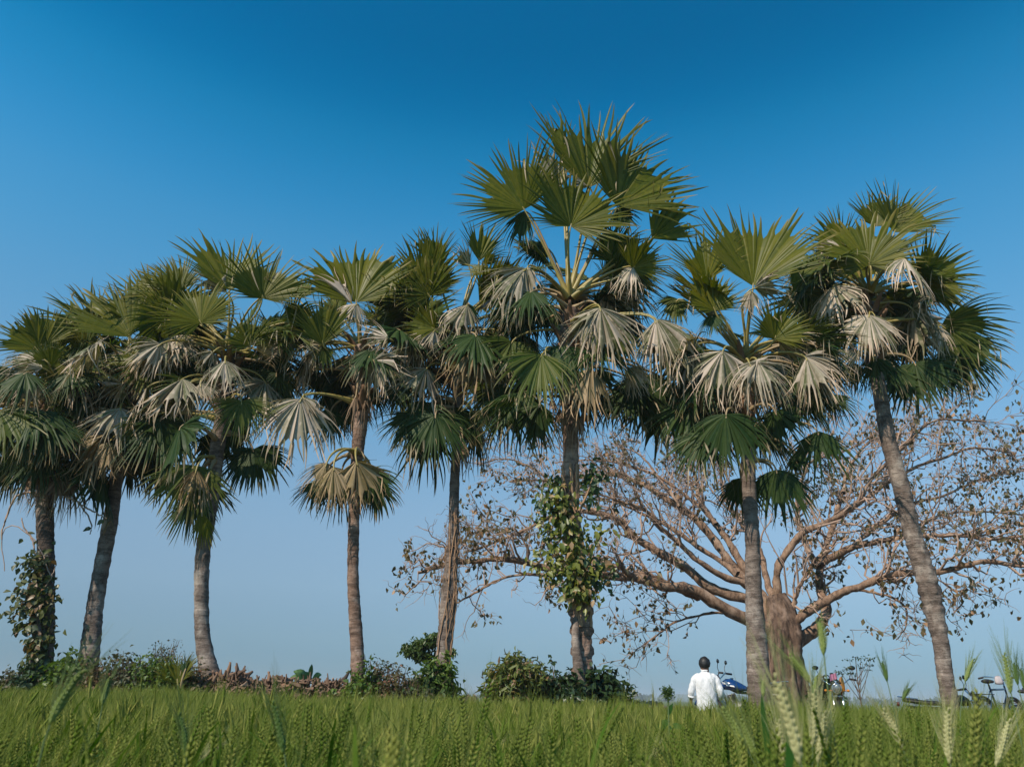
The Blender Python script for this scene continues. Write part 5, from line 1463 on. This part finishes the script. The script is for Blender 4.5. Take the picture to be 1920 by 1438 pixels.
def bicycle(label, x, Y, yaw):
    r = thing('bicycle', label, 'bicycle', (x, Y, bank_z(x, Y) - 0.01), MG, rotz=yaw)
    wheel(r, 0.54, 0.345, 0.042, 'f', 20); wheel(r, -0.50, 0.345, 0.042, 'r', 20)
    fp = plain('bicycle_blue_paint', (0.05, 0.10, 0.17), 0.3)
    mb = MB()
    for a_, b_ in [((0, 0.36, 0.86), (0, -0.16, 0.84)), ((0, 0.36, 0.76), (0, -0.02, 0.30)), ((0, -0.20, 0.92), (0, -0.02, 0.30)), ((0, 0.34, 0.92), (0, 0.39, 0.68))]: mb.tube([a_, b_], 0.017, 8)
    for s in (-1, 1):
        mb.tube([(s * 0.05, -0.50, 0.345), (s * 0.02, -0.17, 0.82)], 0.010, 6); mb.tube([(s * 0.05, -0.50, 0.345), (s * 0.03, -0.02, 0.30)], 0.010, 6); mb.tube([(s * 0.03, 0.40, 0.68), (s * 0.05, 0.54, 0.345)], 0.013, 6)
    mb.build('frame', fp, r, local=True)
    mb = MB(); mb.ball((0, -0.24, 0.985), (0.085, 0.14, 0.04)); mb.ball((0, -0.10, 0.985), (0.035, 0.10, 0.03)); mb.tube([(0, -0.2, 0.9), (0, -0.22, 0.97)], 0.013, 8); mb.build('saddle', seat_m, r, local=True)
    mb = MB(); mb.tube(resample([(-0.30, 0.12, 1.05), (-0.27, 0.26, 1.08), (-0.1, 0.36, 1.06), (0, 0.37, 1.02), (0.1, 0.36, 1.06), (0.27, 0.26, 1.08), (0.30, 0.12, 1.05)], 22), 0.012, 7); mb.tube([(0, 0.34, 0.90), (0, 0.35, 1.03)], 0.013, 8); hb_ = mb.build('handlebar', chrome, r, local=True)
    mb = MB()
    for s in (-1, 1): mb.tube([(s * 0.285, 0.20, 1.065), (s * 0.302, 0.08, 1.045)], 0.018, 8)
    mb.build('grips', rubber, hb_, local=True)
    mb = MB()
    for s in (-1, 1):
        mb.tube([(s * 0.07, -0.22, 0.76), (s * 0.07, -0.82, 0.76)], 0.008, 6); mb.tube([(s * 0.06, -0.50, 0.345), (s * 0.07, -0.74, 0.76)], 0.007, 5)
    for k in range(5): mb.tube([(-0.07, -0.28 - 0.13 * k, 0.76), (0.07, -0.28 - 0.13 * k, 0.76)], 0.006, 5)
    mb.build('rear_rack', black, r, local=True)
    for (y_, arc) in ((0.54, 0.4), (-0.50, 0.5)):
        mb = MB(); mb.torus((0, y_, 0.345), (1, 0, 0), 0.372, 0.022, 20, 6, arc=0.48); v = mb.V[0]; mb.V[0] = np.stack([v[:, 0] * 1.3, v[:, 1], 0.345 + np.abs(v[:, 2] - 0.345)], 1); mb.build('mudguard', black, r, local=True)
    mb = MB(); mb.torus((0.05, -0.02, 0.30), (1, 0, 0), 0.09, 0.006, 24, 5)
    for s in (-1, 1): mb.tube([(s * 0.05, -0.02, 0.30), (s * 0.07, -0.02 + s * 0.12, 0.30 - s * 0.12)], 0.009, 6); mb.box((s * 0.12, -0.02 + s * 0.12, 0.30 - s * 0.12), (0.09, 0.06, 0.02))
    mb.build('crank', chrome, r, local=True)
    return r


xc = P(1868, 1300, 15.0)[0]
bicycle('dark blue bicycle with a white bag on its handlebar at the right edge', xc, 15.0, RAD(-58))
xc2 = P(1938, 1300, 16.4)[0]
bicycle('dark bicycle partly cut by the right edge of the picture', xc2, 16.4, RAD(-75))
q = P(1872, 1274, 14.85); mb = MB(); rings = []; rg = np.random.default_rng(4)
for t, w_ in [(0, .02), (.1, .045), (.35, .062), (.7, .075), (.92, .07), (1, .04)]:
    k_ = ell_ring((q[0], q[1], q[2] + 0.07 - 0.15 * t), w_, w_ * 0.6, 18, 2.6); k_ += rg.normal(0, 0.004, k_.shape); rings.append(k_)
mb.loft(rings); o = mb.build('white_bag', plain('white_cloth_bag', (0.50, 0.44, 0.45), 0.85, var=0.08), None, org=q); tag(o, 'small white cloth bag hanging from the blue bicycle handlebar', 'bag')

# ---------------------------------------------------------------- wheat
wm, nt, b, out = new_mat('wheat_plant')
pt, rnd = attr(nt, 'part'), attr(nt, 'rnd')
stem_c = mixc(nt, rnd, (0.052, 0.120, 0.008), (0.13, 0.19, 0.024))
ear_c = mixc(nt, rnd, (0.12, 0.19, 0.018), (0.44, 0.42, 0.12))
awn_c = mixc(nt, rnd, (0.15, 0.20, 0.024), (0.40, 0.39, 0.13))
col = mixc(nt, sstep(nt, pt, 0.45, 0.55), stem_c, ear_c)
col = mixc(nt, sstep(nt, pt, 0.8, 0.9), col, awn_c)
big = noise(nt, 0.45, 2, objcoord(nt))
col = mixc(nt, math_(nt, 'MULTIPLY', sstep(nt, big, 0.45, 0.65), 0.35), col, (0.05, 0.125, 0.014))
nt.links.new(col, b.inputs['Base Color']); b.inputs['Roughness'].default_value = 0.6; b.inputs['Specular IOR Level'].default_value = 0.08
add_translucent(nt, b, out, col, 0.35, (1.2, 1.2, 0.5))


def wheat_template(lod, rng):
    """one plant of unit height: triangles, part codes 0 stem, 0.3 leaf, 0.6 ear, 1 awn"""
    V, T, Pt = [], [], []
    def addv(v, t, p):
        n0 = sum(len(x) for x in V); V.append(np.array(v, float)); T.append(np.array(t, int) + n0); Pt.append(np.full(len(v), p))
    bend = rng.uniform(0.02, 0.16); baz = rng.uniform(0, 6.28)
    earl = rng.uniform(0.095, 0.125)
    def axis(t): return np.array([math.cos(baz) * bend * t ** 3, math.sin(baz) * bend * t ** 3, t])
    s = {2: 0.0022, 1: 0.0028, 0: 0.004}[lod]
    ks = {2: 5, 1: 4, 0: 3}[lod]
    z0 = 1 - earl
    for ang in ((0, 2.1) if lod else (0,)):
        d = np.array([math.cos(ang + baz), math.sin(ang + baz), 0]) * s
        ts = np.linspace(0, z0, ks); v = []; t = []
        for q in ts: a_ = axis(q); v += [a_ - d, a_ + d]
        for i in range(ks - 1): t += [[2 * i, 2 * i + 1, 2 * i + 3], [2 * i, 2 * i + 3, 2 * i + 2]]
        addv(v, t, 0.0)
    for li in range({2: 3, 1: 2, 0: 2}[lod]):
        t0 = rng.uniform(0.35, 0.85); az = rng.uniform(0, 6.28); L = rng.uniform(0.16, 0.30); w = 0.005 if lod else 0.007
        d = np.array([math.cos(az), math.sin(az), 0]); sd = np.array([-d[1], d[0], 0]) * w; k = 5 if lod == 2 else 3
        v, t = [], []
        el0, el1 = rng.uniform(1.0, 1.35), rng.uniform(-0.6, 0.9); p = axis(t0)
        for i in range(k + 1):
            f = i / k; el = el0 + (el1 - el0) * f ** 1.5
            ww = sd * (1 - f ** 2) * (1 if f > 0 else 0.6); v += [p - ww, p + ww]
            p = p + (d * math.cos(el) + np.array([0, 0, math.sin(el)])) * L / k
        for i in range(k): t += [[2 * i, 2 * i + 1, 2 * i + 3], [2 * i, 2 * i + 3, 2 * i + 2]]
        addv(v, t, 0.3)
    ax = nrm(axis(1.0) - axis(z0)); a = nrm(np.cross(ax, [0.3, 1, 0.1])); c = np.cross(ax, a); e0 = axis(z0)
    if lod == 2:
        ns = 18
        for i in range(ns):
            f = i / ns; side = 1 if i % 2 else -1
            p = e0 + ax * earl * f; o = a * side * 0.0045
            tip = p + ax * 0.014 + a * side * 0.0085 + c * rng.uniform(-.002, .002)
            wd = 0.0042 * (1 - 0.35 * f)
            v = [p + o * 0.3, p + o + a * side * wd * .9 + ax * .006, p + o + c * wd + ax * .006, p + o - c * wd + ax * .006, p + o * .1 + ax * .007, tip]
            addv(v, [[0, 1, 2], [0, 3, 1], [0, 2, 4], [0, 4, 3], [5, 2, 1], [5, 1, 3], [5, 4, 2], [5, 3, 4]], 0.6)
            d = nrm(ax + a * side * rng.uniform(0.12, 0.32) + c * rng.uniform(-.22, .22)); l = rng.uniform(0.06, 0.10); sd = nrm(np.cross(d, rng.normal(0, 1, 3))) * 0.0005
            addv([tip - sd, tip + sd, tip + d * l], [[0, 1, 2]], 1.0)
    else:
        m = 4 if lod == 1 else 3
        prof = [(0, .25), (.15, 1), (.4, 1.05), (.7, .9), (1, .15)] if lod == 1 else [(0, .5), (.4, 1.1), (1, .15)]
        rr = 0.0075 if lod == 1 else 0.0085
        v = []; t = []
        for f, w in prof:
            for k in range(m):
                an = k * 2 * math.pi / m; v.append(e0 + ax * earl * f + (a * math.cos(an) + c * math.sin(an) * 0.7) * rr * w * rng.uniform(0.8, 1.2))
        for i in range(len(prof) - 1):
            for k in range(m):
                k2 = (k + 1) % m; t += [[i * m + k, i * m + k2, (i + 1) * m + k2], [i * m + k, (i + 1) * m + k2, (i + 1) * m + k]]
        addv(v, t, 0.6)
        for i in range(22 if lod == 1 else 11):
            f = rng.uniform(0.1, 1.0); an = rng.uniform(0, 6.28); p = e0 + ax * earl * f
            d = nrm(ax + (a * math.cos(an) + c * math.sin(an)) * rng.uniform(0.15, 0.4)); l = rng.uniform(0.06, 0.11); sd = nrm(np.cross(d, rng.normal(0, 1, 3))) * (0.0008 if lod == 1 else 0.0015)
            addv([p - sd, p + sd, p + d * l], [[0, 1, 2]], 1.0)
    return np.concatenate(V), np.concatenate(T), np.concatenate(Pt)


wrng = np.random.default_rng(101)
WV, WT, WP, WR = [], [], [], []
wn_ = 0


def add_plants(pos, h, lod, ntemp=8):
    global wn_
    tid = wrng.integers(0, ntemp, len(pos))
    for k in range(ntemp):
        sel = np.where(tid == k)[0]
        if not len(sel): continue
        V, T, Pt = wheat_template(lod, wrng)
        n = len(sel); yaw = wrng.uniform(0, 6.28, n); c, s = np.cos(yaw)[:, None], np.sin(yaw)[:, None]
        hh = h[sel][:, None]
        x = V[None, :, 0] * c - V[None, :, 1] * s; y = V[None, :, 0] * s + V[None, :, 1] * c; z = V[None, :, 2]
        lean = wrng.normal(0, 0.09, (n, 2)) + np.array([0.03, 0.02])
        zz = np.clip(z, 0, 1.2)
        x = x + lean[:, :1] * zz ** 2; y = y + lean[:, 1:] * zz ** 2
        G = np.stack([pos[sel, 0][:, None] + x * 1.0, pos[sel, 1][:, None] + y * 1.0, z * hh], -1)
        WV.append(G.reshape(-1, 3)); nv = len(V)
        WT.append((T[None] + (np.arange(n) * nv)[:, None, None]).reshape(-1, 3) + wn_); wn_ += n * nv
        WP.append(np.tile(Pt, n)); WR.append(np.repeat(np.clip(wrng.beta(1.3, 1.8, n), 0, 1), nv))


def field(y0, y1, dens, lod, hm, hs, margin):
    ny = y1 - y0
    area = ny * 2 * (0.72 * (y0 + y1) / 2 + margin); n = int(area * dens)
    y = wrng.uniform(y0, y1, n); x = wrng.uniform(-1, 1, n) * (0.72 * y + margin)
    rows = np.round(y / 0.2) * 0.2 + wrng.normal(0, 0.06, n); y = np.where(wrng.random(n) < 0.4, rows, y); y = np.clip(y, y0, y1)
    wav = 0.02 * np.sin(x * 1.7 + y * 0.9) + 0.015 * np.sin(x * 0.6 - y * 1.9)
    h = hm + hs * wrng.normal(0, 1, n) + wav + np.where(x < -1.5, np.clip((-x - 1.5) / 4, 0, 1) * np.clip((y - 3) / 6, 0, 1) * 0.07, 0)
    h = h - 0.05 * np.exp(-((x / y - 0.245) / 0.05) ** 2) * np.clip((y - 6) / 4, 0, 1)
    clump = np.sin(x * 2.3 + 1.7 * np.sin(y * 1.9)) * np.sin(y * 2.7 + 1.3 * np.sin(x * 2.1))
    h = h + 0.035 * clump + np.where(wrng.random(n) < 0.06, wrng.uniform(0.02, 0.09, n), 0)
    add_plants(np.stack([x, y], 1), h, lod)


field(0.9, 3.2, 190, 2, 0.845, 0.045, 1.2)
field(3.2, 6.5, 190, 1, 0.865, 0.045, 1.5)
field(6.5, 12.7, 170, 0, 0.875, 0.04, 2.0)
# the taller, denser stand on the near right
n_ = 330
y_ = wrng.uniform(1.25, 3.6, n_); x_ = np.array([P(px, 1380, 1.0)[0] for px in 1340 + 640 * wrng.beta(1.0, 1.15, n_)]) * y_
add_plants(np.stack([x_, y_], 1), wrng.normal(0.925, 0.035, n_) + 0.02 * np.clip(y_ - 2, 0, 1), 2)
V = np.concatenate(WV); T = np.concatenate(WT)
tag(obj('wheat_crop', V, T, wm, attrs=dict(part=np.concatenate(WP), rnd=np.concatenate(WR))), kind='stuff')

# the stalks that stand out above the crop
WG = 'tall wheat ears rising above the field'
sm_ = plain('wheat_stem', (0.10, 0.15, 0.05), 0.5, var=0.2)
em = [plain('wheat_ear_pale', (0.38, 0.37, 0.17), 0.55, var=0.2, scale=60), plain('wheat_ear_green', (0.17, 0.22, 0.05), 0.5, var=0.25, scale=60), plain('wheat_ear_dark', (0.06, 0.115, 0.015), 0.6, var=0.25, scale=60)]
am = [plain('wheat_awn_pale', (0.34, 0.34, 0.16), 0.5, var=0.1), plain('wheat_awn_green', (0.16, 0.21, 0.06), 0.5, var=0.1), plain('wheat_awn_dark', (0.07, 0.12, 0.02), 0.6, var=0.1)]
lfm = leaf_mat('wheat_leaf', (0.035, 0.13, 0.015), (0.06, 0.16, 0.03), 0.4)


def hero(label, ear, kind, L=0.11, stem_to=None, awn=0.075, leaf=None):
    """ear: pixel points from its base to its tip; the distance follows from its true length L"""
    rng = wrng
    (x0, y0), (x1, y1) = ear[0], ear[-1]
    ln = sum(math.hypot(ear[i + 1][0] - ear[i][0], ear[i + 1][1] - ear[i][1]) for i in range(len(ear) - 1))
    Y = L * F_PX / ln * 0.93
    Y = max(0.8, Y)
    ax = resample([P(x, y, Y) for x, y in ear], 24)
    e0 = ax[0]
    gx, gy = (P(*stem_to, Y)[0] if stem_to else e0[0] + rng.normal(0, 0.02)), Y + rng.normal(0, 0.03)
    foot = np.array([gx + (gx - e0[0]) * 0.3, gy, 0.0])
    root = thing('wheat_stalk', label, 'wheat', foot, WG)
    d0 = nrm(ax[1] - ax[0]) if len(ear) > 1 else np.array([0, 0, 1.0])
    if stem_to:
        mid = P(*stem_to, Y); st = resample([foot, foot * 0.5 + mid * 0.5, mid, e0], 20)
    else: st = bez(foot, foot + [0, 0, e0[2] * 0.5], e0 - d0 * e0[2] * 0.25, e0, 18)
    V, Q = tubes(st[None], np.linspace(0.0022, 0.0014, len(st))[None], 6); obj('stem', V, Q, sm_, root, smooth=True)
    tan = nrm(np.gradient(ax, axis=0)); vd = nrm(CAMP - e0)
    mb = MB(); aw, ar = [], []
    ns = 22
    for i in range(ns):
        f = i / (ns - 1); k = int(f * 22); side = 1 if i % 2 else -1
        t = tan[k]; a = nrm(np.cross(t, vd)); c = np.cross(t, a); sc = 1 - 0.35 * f ** 2 - (0.3 if i < 2 else 0)
        for (lat_, dz) in ((a * side, 0.0), (nrm(a * side * 0.4 + c), 0.35), (nrm(a * side * 0.4 - c), 0.35)):
            p = ax[k] + lat_ * 0.0033 * sc
            R = np.stack([np.cross(t, lat_), lat_, nrm(t + lat_ * 0.38)], 1)
            mb.ball(p + t * 0.004, np.array([0.0026, 0.0022, 0.0078]) * sc * rng.uniform(0.9, 1.15), R, 6, 4)
        for _ in range(2):
            p = ax[k] + a * side * 0.006 * sc + t * 0.009; d = nrm(t + a * side * rng.uniform(0.05, 0.30) + c * rng.uniform(-.22, .22)); l = awn * rng.uniform(0.6, 1.1)
            aw.append(p + d * l * np.linspace(0, 1, 4)[:, None]); ar.append(np.linspace(0.0005, 0.00012, 4))
    eo = mb.build('ear', em[kind], root)
    V, Q = tubes(np.array(aw), np.array(ar), 3)
    tag(obj('awns', V, Q, am[kind], eo, org=ORG[eo.name]), kind='stuff')
    if leaf:
        pts = resample([P(x, y, Y + 0.02) for x, y in leaf], 14); wv = 0.0065 * np.sin(np.linspace(0.5, math.pi, 14)) ** 0.8 + 0.0003
        sd = nrm(np.cross(np.gradient(pts, axis=0), nrm(vd + [0.5, 0, 0.2])))
        V = np.concatenate([pts + sd * wv[:, None], pts - [0, 0, 0.002], pts - sd * wv[:, None]]); i = np.arange(13)
        Q = np.concatenate([np.stack([i, i + 1, 15 + i, 14 + i], 1), np.stack([14 + i, 15 + i, 29 + i, 28 + i], 1)])
        obj('leaf', V, Q, lfm, root, smooth=True, attrs=dict(rnd=np.full(42, wrng.random())))
    return root


hero('yellow green ear leaning right on a bluish stem, tallest at the left of the field', [(94, 1358), (112, 1318), (135, 1280), (155, 1258)], 1, 0.105, (80, 1400))
hero('thin small ear close right of the leaning left ear, against the dark scrub', [(192, 1322), (197, 1295), (204, 1272)], 1, 0.08)
hero('dark green ear nearly upright in the middle of the left half', [(349, 1418), (346, 1378), (337, 1340)], 2, 0.10)
hero('dark green ear tipping left, between the two left palms and the pale bush', [(533, 1412), (525, 1368), (512, 1318)], 2, 0.105)
hero('pale ear slanting right at the bottom edge below the stick pile', [(366, 1440), (384, 1418), (404, 1400)], 0, 0.10)
hero('short ear slanting right at the bottom edge near the left corner', [(128, 1436), (144, 1418), (158, 1404)], 1, 0.09)
hero('yellowish ear slanting right at the bottom edge right of the dark tipping ear', [(540, 1436), (550, 1416), (558, 1402)], 0, 0.09)
hero('large pale ear leaning left in front of the fig trunk', [(1502, 1432), (1488, 1375), (1468, 1312), (1452, 1268)], 0, 0.125, None, 0.085, [(1478, 1440), (1484, 1390), (1480, 1345), (1480, 1290)])
hero('slender ear arching left across the fig trunk', [(1522, 1282), (1508, 1262), (1492, 1243), (1482, 1230)], 1, 0.085, (1530, 1350), 0.07)
hero('pale upright ear right of the arching ear', [(1524, 1400), (1527, 1350), (1527, 1296)], 0, 0.115)
hero('pale leaning ear right of the pale upright pair, half hidden in the crop', [(1534, 1430), (1540, 1385), (1546, 1335)], 0, 0.11)
hero('pale short ear at the bottom edge left of the large pale ear', [(1474, 1436), (1464, 1390), (1460, 1352)], 0, 0.10)
hero('thick pale yellow ear standing upright at the lower right below the rightmost palm', [(1782, 1432), (1776, 1380), (1777, 1330)], 0, 0.115)
hero('pale ear leaning left among the crop below the dry weed', [(1693, 1404), (1676, 1365), (1657, 1332)], 0, 0.105)
hero('green ear leaning right against the sky, right of the rightmost trunk', [(1810, 1278), (1818, 1252), (1825, 1236)], 1, 0.085, None, 0.06)
hero('tall thick green ear against the sky near the right edge', [(1896, 1300), (1889, 1262), (1883, 1226)], 1, 0.105)
hero('dark green ear third from the right edge against the sky', [(1909, 1284), (1904, 1262), (1901, 1244)], 2, 0.085)
hero('dark green ear at the very right edge of the picture', [(1921, 1292), (1918, 1272), (1914, 1254)], 2, 0.085)
hero('thin green ear alone against the sky, right of the dry weed', [(1664, 1278), (1659, 1258), (1654, 1242)], 2, 0.08, None, 0.06)
hero('small green ear leaning right between the thin lone ear and the rightmost trunk', [(1692, 1312), (1698, 1300), (1703, 1291)], 2, 0.06, None, 0.05)
hero('yellow green ear in the crop straight below the orange bag', [(1527, 1312), (1528, 1290), (1531, 1268)], 1, 0.075)
hero('leaning ear at the foot of the crop right of the man', [(1400, 1402), (1378, 1362), (1356, 1330)], 1, 0.10, None, 0.07, [(1440, 1420), (1436, 1370), (1430, 1330), (1428, 1300)])
hero('upright yellow green ear in front of the smooth grey palm trunk', [(1432, 1306), (1431, 1290), (1431, 1276)], 1, 0.065, None, 0.05)
hero('leaning green ear low in the crop in front of the grey trunk', [(1418, 1420), (1404, 1385), (1390, 1352)], 1, 0.095)
hero('pale ear leaning right at the bottom edge near the right corner', [(1868, 1436), (1880, 1395), (1892, 1350)], 0, 0.11)
hero('pale small ear at the bottom edge right of the thick pale yellow ear', [(1816, 1436), (1808, 1418), (1798, 1404)], 0, 0.09)
hero('yellowish ear slanting right at the bottom edge below the lance leaved bush', [(916, 1428), (925, 1410), (932, 1398)], 0, 0.09)
hero('green ear leaning right in the middle of the crop below the reddish bush', [(825, 1392), (834, 1374), (841, 1360)], 1, 0.09)
hero('yellow ear slanting right at the bottom edge below the bench', [(1210, 1434), (1222, 1416), (1228, 1402)], 0, 0.09)
# a thin grass spike on a long bare stalk
hero('very tall thin green grass spike standing against the sky right of the fig trunk', [(1545, 1228), (1542, 1195), (1537, 1165)], 1, 0.075, (1553, 1300), 0.02)
# round headed weed
rng = np.random.default_rng(88)
wy = 4.2; q = P(1252, 1298, wy)
wd = thing('tall_weed', 'round headed green weed standing above the wheat left of the man', 'weed', (q[0], wy, 0))
V, Q = tubes(resample([[q[0] + .01, wy, 0], [q[0] - .01, wy, 0.5], q], 14)[None], np.linspace(0.006, 0.004, 14)[None], 6); obj('stem', V, Q, sm_, wd, smooth=True)
c = q + rng.normal(0, 1, (420, 3)) * [0.013, 0.013, 0.014]; V, Q, rn = leaf_cloud(c, rng.normal(0, 1, (420, 3)), 0.014, 0.006, rng, 0.1)
tag(obj('flower_head', V, Q, BM['green'], wd, attrs=dict(rnd=rn)), kind='stuff')
for (pts, w) in [([(1252, 1350), (1240, 1362), (1236, 1378)], 0.02), ([(1254, 1365), (1270, 1360), (1290, 1372)], 0.014), ([(1253, 1340), (1258, 1325), (1262, 1318)], 0.012)]:
    pp = resample([P(x, y, wy) for x, y in pts], 10); wv = w * np.sin(np.linspace(0.4, math.pi, 10)); sd = np.array([0.5, 0.2, 0.8])
    sd = nrm(np.cross(np.gradient(pp, axis=0), [0.3, -1, 0.3])); V = np.concatenate([pp + sd * wv[:, None], pp - [0, 0, .004], pp - sd * wv[:, None]]); i = np.arange(9)
    obj('leaf', V, np.concatenate([np.stack([i, i + 1, 11 + i, 10 + i], 1), np.stack([10 + i, 11 + i, 21 + i, 20 + i], 1)]), lfm, wd, smooth=True, attrs=dict(rnd=np.full(30, .5)))

# ---------------------------------------------------------------- the hazy air over the plain
HX, HY0, HY1, HZ0, HZ1 = 2700.0, -2700.0, 2700.0, -1.3, 22.0
v = [[x, y, z] for z in (HZ0, HZ1) for (x, y) in ((-HX, HY0), (HX, HY0), (HX, HY1), (-HX, HY1))]
hm = bpy.data.materials.new('haze'); hm.use_nodes = True
nt = hm.node_tree; nt.nodes.clear()
out = nt.nodes.new('ShaderNodeOutputMaterial'); pv = nt.nodes.new('ShaderNodeVolumePrincipled')
pv.inputs['Color'].default_value = (0.80, 0.88, 0.95, 1); pv.inputs['Density'].default_value = 0.0005
nt.links.new(pv.outputs[0], out.inputs['Volume'])
tag(obj('haze', v, np.array([[0, 3, 2, 1], [4, 5, 6, 7], [0, 1, 5, 4], [1, 2, 6, 5], [2, 3, 7, 6], [3, 0, 4, 7]]), hm), kind='stuff')
